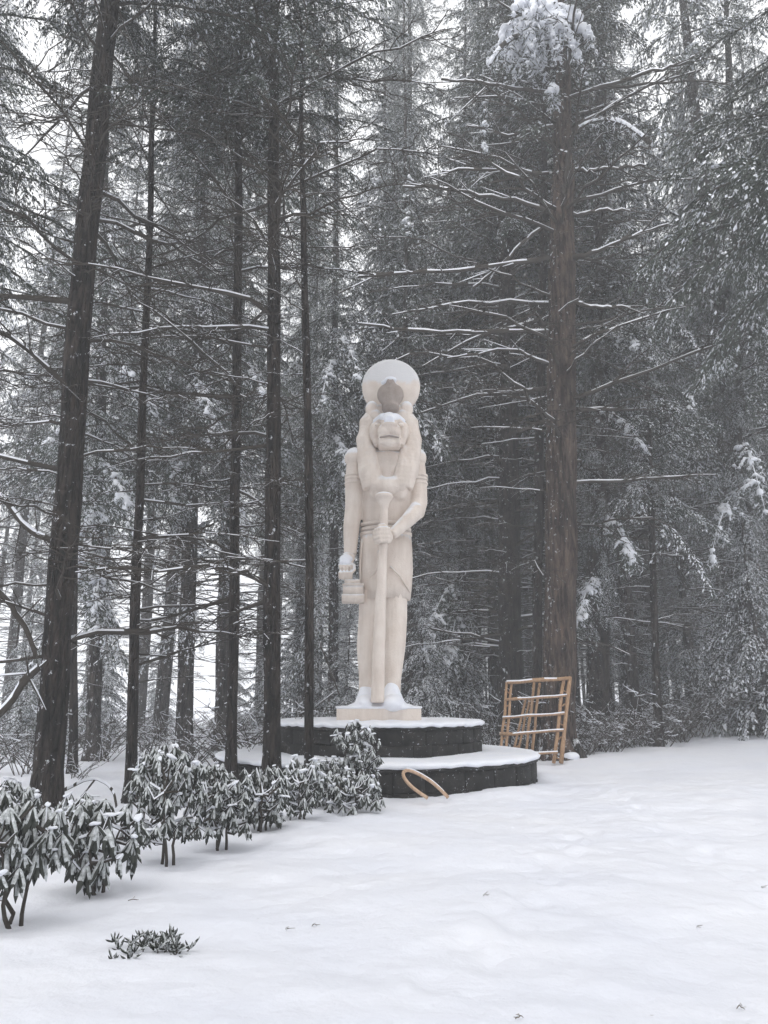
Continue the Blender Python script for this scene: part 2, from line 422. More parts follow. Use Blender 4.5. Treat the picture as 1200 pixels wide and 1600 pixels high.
def build_statue():
    D = 16.5
    root = thing('lioness_statue', (0.0, 16.5, 1.13), 'tall pale stone standing figure with lioness head and sun disc holding a staff', 'statue')
    zt = 1.40                       # plinth top
    def P(px, py, d=0.0):
        return W(px, py, D + d)
    # plinth
    pl = MB(); pl.box((-.93, 15.62, 1.13), (.73, 17.35, zt))
    o = part('plinth', pl, [M_ST], root)
    bv = o.modifiers.new('b', 'BEVEL'); bv.width = .02; bv.segments = 2
    # body: legs, torso, both arms, one skin
    b = MB()
    def limb(pts, rs, fl=(1, 1), n=20): b.tube(pts, rs, n, flat=fl)
    # statue's right leg (image left), set back
    limb([P(573, 1092, .05), P(573, 1060, .05), P(573, 1010, .08), P(577, 965, .1), P(582, 925, .1)], [.17, .165, .215, .23, .29], (1, 1.2))
    # statue's left leg, striding forward
    limb([P(612, 1092, -.25), P(613, 1060, -.22), P(616, 1010, -.12), P(617, 965, -.02), P(614, 925, .05)], [.18, .185, .24, .265, .31], (1, 1.2))
    # feet
    b.ellipsoid((P(572, 1095)[0], 16.2, zt + .07), (.17, .46, .15)); b.ellipsoid((P(614, 1095)[0], 15.93, zt + .08), (.18, .46, .17))
    # torso
    limb([P(603, 925, .1), P(603, 870, .1), P(604, 830, .1), P(606, 780, .1), P(606, 735, .1), P(607, 712, .1)], [.50, .56, .52, .56, .66, .52], (1, .62), 28)
    limb([P(567, 722, .1), P(606, 712, .1), P(646, 722, .1)], [.22, .27, .22])
    b.ellipsoid(P(590, 768, -.22), (.2, .16, .2)); b.ellipsoid(P(625, 768, -.22), (.2, .16, .2))
    # neck
    limb([P(607, 740, .1), P(607, 680, .1)], [.34, .25])
    b.ellipsoid(P(555, 716, .08), (.22, .24, .22)); b.ellipsoid(P(651, 716, .08), (.2, .22, .2))
    # right arm hanging
    limb([P(556, 716, .08), P(554, 750, .08), P(553, 790, .06), P(549, 825, 0), P(547, 868, -.1)], [.20, .215, .195, .18, .135])
    # left arm bent across, forearm to the staff
    limb([P(650, 716, .08), P(653, 750, .06), P(655, 785, -.02), P(650, 803, -.16)], [.19, .2, .185, .185])
    limb([P(652, 797, -.14), P(638, 812, -.36), P(612, 836, -.6)], [.19, .16, .115])
    body = sculpt_part('body', b, [M_ST], root, .026, 3)
    # hands: palm plus five curled fingers each
    h = MB()
    c = P(598, 838, -.66)
    h.ellipsoid(c + np.array([.05, .02, -.01]), (.17, .13, .17))
    for k in range(4):
        z = c[2] + .13 - k * .085; l = (.0, .02, .01, -.02)[k]
        h.tube([(c[0] + .14, c[1] - .02, z + .02), (c[0] + .08, c[1] - .14, z), (c[0] - .06 - l, c[1] - .17, z - .01), (c[0] - .16 - l, c[1] - .09, z - .02), (c[0] - .15, c[1] + .02, z - .02)], [.045, .05, .047, .042, .035], 10)
    h.tube([(c[0] + .1, c[1], c[2] + .14), (c[0] + .02, c[1] - .10, c[2] + .22), (c[0] - .10, c[1] - .12, c[2] + .20)], [.05, .048, .035], 10)
    sculpt_part('hand', h, [M_ST], root, .016, 2)
    h = MB()
    c = P(541, 890, -.14)
    h.ellipsoid(c + np.array([.0, .03, .02]), (.15, .19, .23))
    h.tube([P(547, 866, -.1), c + np.array([0, 0, .15])], [.13, .14], 14)
    for k in range(4):
        x = c[0] - .12 + k * .075
        h.tube([(x, c[1] - .05, c[2] + .10), (x, c[1] - .17, c[2] + .05), (x, c[1] - .19, c[2] - .09), (x, c[1] - .11, c[2] - .19 - (.02 if k in (1, 2) else 0)), (x, c[1] + .02, c[2] - .17)], [.04, .043, .042, .04, .034], 10)
    h.tube([(c[0] + .15, c[1] + .02, c[2] + .10), (c[0] + .17, c[1] - .10, c[2] - .02), (c[0] + .12, c[1] - .17, c[2] - .10)], [.05, .045, .035], 10)
    sculpt_part('hand', h, [M_DISC], root, .016, 2)
    # held bar under the fist
    hb = MB()
    a = P(533, 916, -.1); e = P(562, 943, -.1)
    hb.box((a[0] + .03, 16.12, e[2]), (e[0] + .10, 16.46, e[2] + .17)); hb.box((a[0] + .05, 16.14, e[2] + .172), (e[0] + .08, 16.44, a[2] - .02)); hb.box((a[0] + .04, 16.13, a[2] - .018), (e[0] + .09, 16.45, a[2] + .02)); hb.box((a[0] + .08, 16.2, a[2] + .022), (e[0] + .0, 16.4, a[2] + .12))
    o = part('held_emblem', hb, [M_MANE], root)
    # kilt: flared skirt with a hem and overlapping front edge
    k = MB()
    n = 48
    rows = [(832, .520, .35), (860, .545, .39), (890, .555, .42), (915, .530, .42), (937, .495, .41)]
    V = []
    cx0 = P(603, 880)[0]
    for py, rx, ry in rows:
        z = P(603, py)[2]
        for q in range(n):
            aa = 2 * math.pi * q / n; fl = 1 + .012 * math.cos(aa * 24)
            V.append((cx0 + rx * math.cos(aa) * fl, 16.58 + ry * math.sin(aa) * fl, z))
    nr = len(rows)
    F = [(i * n + (q + 1) % n, i * n + q, (i + 1) * n + q, (i + 1) * n + (q + 1) % n) for i in range(nr - 1) for q in range(n)]
    F = [f[::-1] for f in F]
    k.add(V, F)
    o = part('kilt', k, [M_ST], root, True)
    so = o.modifiers.new('s', 'SOLIDIFY'); so.thickness = .05; so.offset = 0
    # crossing folds on the kilt front
    fo = MB()
    for pts in ([(592, 860), (588, 890), (570, 915), (562, 932)], [(609, 885), (625, 900), (640, 925)], [(566, 842), (563, 880), (563, 935)]):
        fo.tube([P(a_, b_, -.40 if abs(a_ - 600) < 30 else -.12) for a_, b_ in pts], [.02] * len(pts), 8)
    part('kilt_fold', fo, [M_ST], root, True)
    hem = MB()
    def ring(mb, cx, cyy, z, rx, ry, hgt, t=.03, n=48):
        V = []
        for (dr, dz) in ((0, 0), (t, .01), (t, hgt - .01), (0, hgt)):
            for q in range(n):
                aa = 2 * math.pi * q / n; V.append((cx + (rx + dr) * math.cos(aa), cyy + (ry + dr) * math.sin(aa), z + dz))
        mb.add(V, [(i * n + q, i * n + (q + 1) % n, (i + 1) * n + (q + 1) % n, (i + 1) * n + q) for i in range(3) for q in range(n)])
    zb = P(603, 838)[2]
    for dz in (0, .11, .22): ring(hem, cx0, 16.58, zb + dz, .535 - dz * .05, .36, .08 if dz else .09, .035 - .008 * (dz == .11))
    part('belt', hem, [M_ST], root, True)
    # arm bands
    for (px, d) in ((555, .08), (652, .06)):
        ab = MB(); cc = P(px, 750, d)
        for dz in (-.10, 0, .08): ring(ab, cc[0], cc[1], P(px, 752, d)[2] + dz, .208, .208, .06, .028, 28)
        part('armband', ab, [M_ST], root, True)
    # staff, thick at the foot, papyrus head
    s = MB()
    s.tube([P(590, 1098, -.85), P(591, 1040, -.8), P(594, 960, -.72), P(597, 880, -.66), P(600, 835, -.66), P(600, 800, -.64), P(600, 788, -.62)],
           [.135, .13, .118, .10, .085, .085, .085], 24)
    s.tube([P(600, 795, -.63), P(600, 784, -.62), P(600, 777, -.61)], [.085, .13, .20], 24)
    s.ellipsoid(P(600, 776, -.61), (.20, .2, .10))
    staff = sculpt_part('staff', s, [M_ST], root, .02, 2)
    # sun disc
    d = MB(); c = P(611, 605, .2); n = 64
    V = []
    for (rr, dy) in ((.02, -.14), (.56, -.14), (.64, -.12), (.67, -.05), (.67, .05), (.64, .12), (.56, .14), (.02, .14)):
        for q in range(n):
            aa = 2 * math.pi * q / n; V.append((c[0] + rr * math.cos(aa), c[1] + dy, c[2] + rr * math.sin(aa)))
    d.add(V, [(i * n + q, (i + 1) * n + q, (i + 1) * n + (q + 1) % n, i * n + (q + 1) % n)[::-1] for i in range(7) for q in range(n)])
    part('sun_disc', d, [M_SUN], root, True)
    # mane / head-cloth
    m = MB()
    m.ellipsoid(P(606, 696, .26), (.66, .36, .86), nu=32, nv=20)
    m.ellipsoid(P(607, 668, .22), (.60, .38, .56), nu=32, nv=20)
    ringp = [P(575, 745, -.2), P(571, 715, -.12), P(570, 688, -.04), P(574, 662, .0), P(586, 645, .02), P(607, 640, .02), P(628, 645, .02), P(641, 662, .0), P(645, 688, -.04), P(644, 715, -.12), P(640, 745, -.2)]
    m.tube(ringp, [.18, .20, .21, .20, .18, .16, .18, .20, .21, .20, .18], 16)
    for sx in (-1, 1):
        xs = 606 + sx * 31
        m.tube([P(xs - sx * 1, 690, .0), P(xs + sx * 1, 705, -.12), P(xs - sx * 2, 735, -.24), P(xs - sx * 9, 762, -.30)], [.13, .20, .26, .25], 16, flat=(1, .75))
    m.tube([P(582, 757, -.26), P(606, 760, -.30), P(630, 757, -.26)], [.2, .21, .2], 16)
    mane = sculpt_part('mane', m, [M_MANE], root, .022, 14)
    me = mane.data                                                # carved wavy locks
    co = np.empty(len(me.vertices) * 3, np.float32); no = np.empty_like(co)
    me.vertices.foreach_get('co', co); me.vertices.foreach_get('normal', no); co = co.reshape(-1, 3); no = no.reshape(-1, 3)
    ang = np.arctan2(co[:, 0] - .1, np.maximum(.15, 8.2 - 1.13 - co[:, 2]) * .6)
    co += no * (.0018 * np.sin(ang * 60 + 1.2 * np.sin(co[:, 2] * 9)))[:, None]
    me.vertices.foreach_set('co', co.ravel()); me.update()
    # head
    hd = MB()
    H = P(608, 686, -.05)
    hd.ellipsoid(H + np.array([0, .02, .20]), (.40, .38, .42), nu=28, nv=18)
    hd.ellipsoid(H + np.array([0, -.10, .30]), (.34, .30, .20))                       # brow
    hd.ellipsoid(H + np.array([0, -.42, .04]), (.26, .29, .18), nu=24)                 # muzzle
    hd.tube([H + np.array([0, -.20, .30]), H + np.array([0, -.44, .18]), H + np.array([0, -.62, .12])], [.19, .175, .15], 16)  # nose bridge
    hd.ellipsoid(H + np.array([0, -.66, .11]), (.17, .08, .06))                       # nose pad
    hd.ellipsoid(H + np.array([-.12, -.57, -.03]), (.145, .13, .12)); hd.ellipsoid(H + np.array([.12, -.57, -.03]), (.145, .13, .12)); hd.box(tuple(H + np.array([-.235, -.64, -.31])), tuple(H + np.array([.235, -.1, .08])))
    hd.ellipsoid(H + np.array([0, -.54, -.28]), (.20, .14, .08))                       # chin
    for sx in (-1, 1):
        hd.ellipsoid(H + np.array([sx * .32, -.12, .12]), (.13, .2, .24)); hd.tube([H + np.array([sx * .34, -.1, .1]), H + np.array([sx * .24, -.2, -.22])], [.12, .09], 12)             # cheek
        hd.tube([H + np.array([sx * .10, -.33, .29]), H + np.array([sx * .21, -.34, .33]), H + np.array([sx * .32, -.22, .27])], [.045, .05, .04], 10)
    sculpt_part('head', hd, [M_ST], root, .018, 2)
    for sx in (-1, 1):
        e = MB(); e.ellipsoid(H + np.array([sx * .25, -.31, .22]), (.075, .05, .05)); part('eye', e, [M_ST], root, True)
        er = MB(); E = P(608 + sx * 27, 640, -.10)
        er.ellipsoid(E, (.15, .08, .21)); er.ellipsoid(E + np.array([sx * -.05, .02, -.14]), (.18, .12, .18))
        sculpt_part('ear', er, [M_DISC], root, .02, 2)
    mo = MB()
    mo.tube([H + np.array([-.235, -.56, -.19]), H + np.array([-.19, -.645, -.18]), H + np.array([-.09, -.66, -.165]), H + np.array([0, -.655, -.15]), H + np.array([.09, -.66, -.165]), H + np.array([.19, -.645, -.18]), H + np.array([.235, -.56, -.19])], [.014, .02, .026, .026, .026, .02, .014], 8)
    part('mouth', mo, [M_COBRA], root, True)
    # cobra rising over the brow
    cb = MB(); U = P(610, 617, -.28)
    cb.ellipsoid(U, (.30, .20, .29), nu=28, nv=18)
    cb.tube([U + np.array([0, -.1, .12]), U + np.array([0, -.14, .26]), U + np.array([0, -.24, .26])], [.12, .10, .07], 12)
    cb.tube([U + np.array([0, .1, -.1]), U + np.array([0, .0, -.34])], [.2, .2], 12)
    sculpt_part('cobra', cb, [M_COBRA], root, .02, 3)
    s = MB(); s.ellipsoid(U + np.array([0, -.12, .30]), (.14, .14, .07)); s.ellipsoid(U + np.array([-.05, -.05, .27]), (.17, .12, .06)); sculpt_part('cobra_snow', s, [M_SNOW], root, .02, 2)
    s = MB()
    s.tube([H + np.array([-.33, -.20, .33]), H + np.array([-.16, -.36, .39]), H + np.array([0, -.36, .40]), H + np.array([.16, -.36, .39]), H + np.array([.33, -.20, .33])], [.06, .085, .09, .085, .06], 12)
    s.tube([H + np.array([0, -.30, .38]), H + np.array([0, -.48, .27]), H + np.array([0, -.70, .18])], [.15, .14, .11], 14)
    sculpt_part('brow_snow', s, [M_SNOW], root, .02, 4)
    # snow resting on plinth and feet
    s = MB()
    s.box((-.955, 15.60, zt - .01), (.755, 17.38, zt + .035))
    s.ellipsoid((P(572, 1095)[0], 16.12, zt + .09), (.22, .54, .17)); s.ellipsoid((P(614, 1095)[0], 15.87, zt + .09), (.23, .52, .18))
    s.ellipsoid((P(572, 1095)[0] - .05, 16.1, zt + .02), (.34, .5, .09)); s.ellipsoid((P(614, 1095)[0] + .06, 15.95, zt + .02), (.36, .45, .09))
    s.tube([(P(571, 1095)[0], 16.35, zt + .1), P(572, 1074, .0) + np.array([0, -.1, 0])], [.22, .12], 14); s.tube([(P(612, 1095)[0], 16.1, zt + .12), P(612, 1066, -.33)], [.26, .10], 14)
    s.ellipsoid((-.1, 16.0, zt), (.62, .35, .12))
    sculpt_part('snow_cover', s, [M_SNOW], root, .022, 4)
    for (px, r3) in ((555, (.24, .26, .245)), (651, (.22, .24, .24))):
        s = MB(); c = P(px, 716, .08); s.ellipsoid(c, r3, nu=28, nv=18)
        sculpt_part('shoulder_frost', s, [M_DISC], root, .02, 1)
    s = MB(); c = P(541, 874, -.16); s.ellipsoid(c, (.15, .17, .11)); s.ellipsoid(c + np.array([-.02, -.06, -.08]), (.13, .12, .08)); sculpt_part('hand_snow', s, [M_SNOW], root, .02, 3)
build_statue()

# ------------------------------------------------------------------ timber frame and hoop
def mk_wood(name, a, c):
    m, nt, b = newmat(name)
    v = coords(nt, (8, 8, 2)); n1 = noise_node(nt, 3, 5, v)
    r = ramp(nt, n1.outputs[0], [(0.3, a), (0.7, c)])
    nt.links.new(r.outputs[0], b.inputs['Base Color']); b.inputs['Roughness'].default_value = .65
    bump(nt, b, n1.outputs[0], .3, .01)
    return m
M_WOOD = mk_wood('raw_timber', (0.25, 0.145, 0.082), (0.46, 0.30, 0.18))
def build_frame():
    root = thing('timber_frame', W(830, 1190, 19.6) * np.array([1, 1, 0]) + np.array([0, 0, .1]), 'leaning raw timber lattice frame with five rungs against the thick reddish trunk', 'timber frame')
    rng = np.random.default_rng(3)
    def Q(px, py, back=0.0):
        t = (1190 - py) / 130.0
        return W(px, py, 19.4 + .75 * t + back)
    def pole(a, b_, r=.034, back=0.0, name='pole', snow=None, par=None):
        A, B = Q(*a, back), Q(*b_, back)
        ts = np.linspace(0, 1, 6)[:, None]
        p = A * (1 - ts) + B * ts + rng.normal(0, .006, (6, 3))
        m = MB(); m.tube(p, r * rng.uniform(.9, 1.1, 6), 8, 0, snow, .022 if snow else 0, thr=.45, rng=rng)
        return part(name, m, [M_WOOD, M_SNOW], root)
    def tie(a, b_, back=0.0): pole(a, b_, .018, back, 'brace')
    # post pairs left and right, each a ladder-like truss
    pole((781, 1192), (792, 1066)); pole((789, 1192), (800, 1066))
    for k in range(5): 
        y = 1180 - k * 25; x = 781 + (1192 - y) * 11 / 126
        tie((x, y), (x + 8, y - (4 if k % 2 else -5)))
    pole((866, 1192), (880, 1062), .042); pole((877, 1192), (890, 1058), .05)
    for k in range(5):
        y = 1182 - k * 26; x = 866 + (1192 - y) * 14 / 130
        tie((x, y), (x + 10, y - (5 if k % 2 else -5)))
    # second panel behind, crossing
    pole((822, 1180), (834, 1067), .034, .28); pole((831, 1180), (843, 1067), .034, .28)
    pole((802, 1175), (822, 1090), .030, .42); pole((809, 1175), (828, 1090), .030, .42)
    for y, x0, x1 in ((1178, 785, 872), (1147, 781, 880), (1121, 785, 882), (1093, 789, 886), (1066, 792, 889)):
        sl = 6 if y < 1170 else 2
        pole((x0, y + 1), (x1, y - sl), .032 if y > 1070 else .045, -.06, 'rung', 1)
    pole((800, 1171), (812, 1165), .02, .4, 'brace')
build_frame()

def build_hoop():
    root = thing('wooden_hoop', W(663, 1240, 13.15), 'pale bent wooden hoop leaning on the lower stone tier', 'hoop')
    # a long narrow loop, one end in the snow, resting against the stones
    outline = [(700, 1246), (688, 1233), (674, 1221), (659, 1212), (645, 1205), (636, 1203), (630, 1206), (630, 1213), (636, 1222), (645, 1231), (656, 1239), (668, 1247)]
    P_ = []
    for (x, y) in outline:
        t = (1246 - y) / 43
        P_.append(W(x, y, 12.72 + .27 * t))
    P_ = np.array(P_)
    ts = np.linspace(0, len(P_) - 1, 46); P2 = np.stack([np.interp(ts, np.arange(len(P_)), P_[:, k]) for k in range(3)], 1)
    for _ in range(3): P2[1:-1] = (P2[:-2] + 2 * P2[1:-1] + P2[2:]) / 4
    m = MB(); m.tube(P2, .028, 10); part('rim', m, [mk_wood('pale_wood', (0.42, 0.27, 0.17), (0.60, 0.44, 0.32))], root, True)
    s = MB(); s.tube(P2[2:22] + np.array([0, .0, .028]), np.linspace(.009, .018, 20), 8, flat=(1, .8)); part('snow_cover', s, [M_SNOW], root, True)
build_hoop()

# ------------------------------------------------------------------ branch and bough templates
def curve_pts(rng, L, rise, droop, n=9, wig=.03):
    s = np.linspace(0, 1, n)
    x = L * s; z = L * (rise * s - droop * s ** 2)
    w = np.cumsum(rng.normal(0, wig * L / n, n)); w2 = np.cumsum(rng.normal(0, wig * L / n * .8, n))
    return np.stack([x, w - w[0], z + w2 - w2[0]], 1)
def dead_branch(seed, L=3.0, r=.03, rise=.05, droop=.1, forks=7, snow=True):
    rng = np.random.default_rng(seed); mb = MB()
    p = curve_pts(rng, L, rise, droop, 9, .13)
    mb.tube(p, np.linspace(r, r * .25, 9), 6, 0, 1 if snow else None, .035, thr=.3, rng=rng, caps=False)
    for k in range(forks):
        s = rng.uniform(.2, .95); i = s * 8; b = np.array([np.interp(i, np.arange(9), p[:, q]) for q in range(3)])
        l = L * rng.uniform(.12, .42) * (1.1 - s * .6); sgn = 1 if k % 2 else -1
        a = sgn * R(rng.uniform(25, 65)); ud = rng.uniform(-.35, .25)
        q = curve_pts(rng, l, ud, rng.uniform(-.1, .3), 5, .3)
        ca, sa = math.cos(a), math.sin(a)
        q = np.stack([q[:, 0] * ca - q[:, 1] * sa, q[:, 0] * sa + q[:, 1] * ca, q[:, 2]], 1) + b
        rr = max(.006, r * (1 - s * .6) * .5)
        mb.tube(q, np.linspace(rr, .004, 5), 4, 0, 1 if snow else None, .02, thr=.1, rng=rng, caps=False)
        for m_ in range(rng.integers(1, 4)):
            j = rng.integers(1, 4); l2 = l * rng.uniform(.2, .45); a2 = a + R(rng.uniform(-60, 60))
            e = q[j] + np.array([math.cos(a2) * l2, math.sin(a2) * l2, rng.uniform(-.3, .15) * l2])
            mb.tube([q[j], (q[j] + e) / 2 + rng.normal(0, .02, 3), e], [rr * .5, rr * .4, .003], 4, 0, 1 if snow else None, .015, thr=.1, rng=rng, caps=False)
    return mb
def diamonds(p, d, w):
    """p, d, w: (n,3) start, vector, half width -> quads"""
    V = np.stack([p, p + d * .5 + w, p + d, p + d * .5 - w], 1).reshape(-1, 3)
    F = np.arange(len(V)).reshape(-1, 4)
    return V, F
def bough(seed, L=2.8, rise=.1, droop=.35, tw=.6, dens=9, size=1.0, snow=.3, hang=.5, axis_snow=True):
    """needled conifer bough along +X"""
    rng = np.random.default_rng(seed); mb = MB()
    n = 10
    p = curve_pts(rng, L, rise, droop, n, .12)
    mb.tube(p, np.linspace(.022, .006, n) * (L / 2.8) ** .5, 4, 0, 1 if axis_snow else None, .03 if axis_snow else 0, thr=.1, rng=rng, caps=False)
    nt_ = int(L * dens * 2); s = rng.uniform(.08, 1, nt_)
    B = np.stack([np.interp(s * (n - 1), np.arange(n), p[:, q]) for q in range(3)], 1)
    sg = np.where(np.arange(nt_) % 2, 1, -1)
    a = sg * np.radians(rng.uniform(35, 75, nt_)) * (1 - .4 * s)
    tl = tw * ((1.05 - s) ** .6) * rng.uniform(.6, 1.2, nt_) * np.minimum(1, s * 3.5 + .3) + .10
    dr = rng.uniform(.2, 1.0, nt_) * hang * 2
    m = np.maximum(3, (tl / (.055 * size)).astype(int)); T = np.repeat(np.arange(nt_), m)
    t = rng.uniform(0, 1, len(T)) * tl[T]
    dir_ = np.stack([np.cos(a), np.sin(a), -.15 * np.ones(nt_)], 1)
    q = B[T] + dir_[T] * t[:, None]; q[:, 2] -= dr[T] * t ** 2 / (tl[T] + .1)
    tang = dir_[T].copy(); tang[:, 2] -= 2 * dr[T] * t / (tl[T] + .1); tang = unit(tang)
    side = unit(np.cross(tang, np.array([0, 0, 1.]))); sgn = rng.choice([-1, 1], len(T))[:, None]
    d = unit(tang + side * sgn * rng.uniform(.2, .9, (len(T), 1)) + np.array([0, 0, -1.]) * rng.uniform(0, .9, (len(T), 1)) * hang)
    ln = rng.uniform(.07, .15, (len(T), 1)) * size; wd = rng.uniform(.010, .019, (len(T), 1)) * size
    rnd = rng.normal(0, 1, (len(T), 3)); w = unit(np.cross(d, rnd)) * wd
    V, F = diamonds(q, d * ln, w)
    mb.add(V, F, 2)
    # snow pads lying along the twigs
    tsn = rng.beta(.6, 1.1, nt_) * 2.0 * snow; k = rng.uniform(0, 1, len(T)) < tsn[T]
    if k.any():
        qq = q[k] + np.array([0, 0, .018]); dd = tang[k] + side[k] * sgn[k] * .3
        ww = unit(np.cross(dd, np.array([0, 0, 1.])) + rng.normal(0, .35, (k.sum(), 3))) * rng.uniform(.014, .036, (k.sum(), 1)) * size
        V, F = diamonds(qq, unit(dd) * rng.uniform(.06, .14, (k.sum(), 1)) * size, ww)
        mb.add(V, F, 1)
    return mb
BM = [M_TWIG, M_SNOW, M_NEEDLE]
dead_me = [dead_branch(100 + k, L=3.0, r=.021, rise=random.uniform(-.05, .2), droop=random.uniform(.05, .3), forks=13 + k % 4).mesh('branch', BM) for k in range(9)]
dead_big = [dead_branch(170 + k, L=3.0, r=.034, rise=random.uniform(-.05, .15), droop=random.uniform(.0, .25), forks=10).mesh('branch', BM) for k in range(6)]
dead_thin = [dead_branch(150 + k, L=3.0, r=.013, rise=random.uniform(-.1, .15), droop=random.uniform(0, .25), forks=13).mesh('branch', BM) for k in range(6)]
bough_me = [bough(200 + k, 2.9, random.uniform(0, .15), random.uniform(.3, .6), .75, 17, 1.15, .36, 1.1).mesh('bough', BM) for k in range(8)]
fine_me = [bough(230 + k, 2.9, random.uniform(0, .15), random.uniform(.35, .6), .7, 26, .72, .22, 1.1).mesh('bough', BM) for k in range(5)]
snowy_me = [bough(300 + k, 2.6, .1, .75, .6, 15, 1.3, .9, 1.0).mesh('bough', BM) for k in range(4)]

def crosses_statue(pos, azim, tilt, scale):
    """limbs near the sculpture have been cut back: true where one would hang before it"""
    if pos[1] > 17: return False
    for t in np.linspace(.1, 1, 8):
        l = 3.0 * scale * t
        x, y, z = pos[0] + math.cos(azim) * l, pos[1] + math.sin(azim) * l, pos[2] + math.sin(tilt) * l - .25 * l * t
        if y < 2 or y > 17.5: continue
        k = 16.5 / y; X, Z = x * k, EYE + (z - EYE) * k
        if -1.55 < X < 1.35 and 1.3 < Z < 10.6: return True
    return False
def place(name, me, root, pos, azim, tilt=0.0, scale=1.0, roll=0.0, label=None):
    if name in ('branch', 'bough') and crosses_statue(pos, azim, tilt, scale): return None
    o = bpy.data.objects.new(name, me); C.objects.link(o); o.parent = root
    M = Matrix.Translation(Vector(pos) - root.location) @ Matrix.Rotation(azim, 4, 'Z') @ Matrix.Rotation(-tilt, 4, 'Y') @ Matrix.Rotation(roll, 4, 'X') @ Matrix.Diagonal((scale, scale, scale, 1))
    o.matrix_local = M
    if label: o['label'] = label
    return o

# ------------------------------------------------------------------ trees standing out in the photograph
def interp_path(path, z):
    """centre and radius of a trunk path [(x,y,z,r)] at height z, continued above and below"""
    P_ = np.array(path); zs = P_[:, 2]
    return np.array([np.interp(z, zs, P_[:, 0]), np.interp(z, zs, P_[:, 1]), z]), np.interp(z, zs, P_[:, 3])
def key_tree(pix, D, H, label, bark, dead=(2.0, 12, 30), live=(9, 70), near=True, dead_len=2.5, live_len=3.0, dead_meshes=None, seed=1, group=None, toward=0.0, live_meshes=None, az_range=None, name='conifer_tree'):
    rng = np.random.default_rng(seed)
    path = []
    for (px, py, w) in pix:                                       # bottom to top
        c = W(px, py, D); path.append((c[0], D, c[2], w / ppm(px, py, D) / 2))
    x0, _, z0, r0 = path[0]
    gz = float(ground_z(x0, D))
    if z0 > gz + .05: 
        path.insert(0, (x0 - (path[1][0] - x0) / (path[1][2] - z0) * (z0 - gz) * .6, D, gz, r0 * 1.12))
    path.insert(0, (path[0][0], D, gz - .4, path[0][3] * 1.25))
    xt, _, zt, rt = path[-1]; slope = (xt - path[2][0]) / max(1, zt - path[2][2])
    if zt < H: path.append((xt + slope * (H - zt), D, H, .02))
    root = thing(name, (path[1][0], D, gz), label, 'tree', group)
    zs = np.arange(gz - .4, H, .35 if near else .8)
    pts = []; rad = []
    for z in zs:
        c, r = interp_path(path, z)
        c = c + np.array([.02 * mnoise.noise(Vector((seed * 3.3, z * .5, 0))), .03 * mnoise.noise(Vector((seed * 5.1, z * .4, 7))), 0]) * (1 + r * 3)
        flare = 1 + .5 * math.exp(-max(0, z - gz) / .35)
        pts.append(c); rad.append(r * flare * (1 + .03 * math.sin(z * 2.3 + seed)))
    tb = MB(); nn = 26 if near and r0 > .2 else 14
    pts = np.array(pts); rad = np.array(rad); k = len(pts)
    a = np.arange(nn) * 2 * math.pi / nn
    rr = np.empty((k, nn))
    for i in range(k):
        for j in range(nn):
            rr[i, j] = rad[i] * (1 + .07 * mnoise.noise(Vector((math.cos(a[j]) * 2.2, math.sin(a[j]) * 2.2, zs[i] * .6 + seed))) + .05 * mnoise.noise(Vector((math.cos(a[j]) * 7, math.sin(a[j]) * 7, zs[i] * 1.5 + seed))))
    Pn = np.stack([pts[:, 0:1] + rr * np.cos(a), pts[:, 1:2] + rr * np.sin(a), np.repeat(zs[:, None], nn, 1)], -1)
    i_, j_ = np.arange(k - 1)[:, None], np.arange(nn)[None, :]
    F = np.stack([i_ * nn + j_, i_ * nn + (j_ + 1) % nn, (i_ + 1) * nn + (j_ + 1) % nn, (i_ + 1) * nn + j_], -1).reshape(-1, 4)
    tb.add(Pn.reshape(-1, 3), F)
    part('trunk', tb, [bark], root, True)
    dm = dead_meshes or dead_me
    if dead:
        z_lo, z_hi, cnt = dead
        for q in range(cnt):
            z = gz + z_lo + (z_hi - z_lo) * (q + rng.uniform(0, 1)) / cnt
            c, r = interp_path(path, z); az_ = rng.uniform(0, 2 * math.pi)
            if az_range: az_ = rng.uniform(*az_range)
            l = dead_len * rng.uniform(.35, 1.15) / 3.0
            pos = c + np.array([math.cos(az_), math.sin(az_), 0]) * r * .8
            place('branch', dm[rng.integers(len(dm))], root, pos, az_, rng.uniform(-.12, .25), l, rng.uniform(-.5, .5))
    if live:
        z_lo, cnt = live; z_lo -= 1.2; cnt = min(290, int(cnt * 1.8))
        lm = live_meshes or (fine_me if D < 16 else bough_me)
        for q in range(cnt):
            z = gz + z_lo + (H - .3 - gz - z_lo) * ((q + rng.uniform(0, 1)) / cnt) ** 1.15
            c, r = interp_path(path, z); az_ = q * 2.4 + rng.uniform(-.5, .5)
            f = (z - gz - z_lo) / (H - gz - z_lo)
            l = live_len * (1 - f * .6) * rng.uniform(.6, 1.15) / 2.9
            place('bough', lm[rng.integers(len(lm))], root, c, az_, rng.uniform(-.15, .25) + .2 * f, l, rng.uniform(-.3, .3))
    if D > 20 and not 780 < pix[0][0] < 960 and pix[0][0] != 1168:
        for q in range(26 if pix[0][0] < 540 else 14):
            z = gz + rng.uniform(3.5, 17); c, r = interp_path(path, z)
            place('snowy_bough', snowy_me[q % 4], root, c, -math.pi / 2 + rng.uniform(-1.3, 1.3), rng.uniform(-.5, .1), rng.uniform(.45, .95), rng.uniform(-.3, .3))
    return root, path

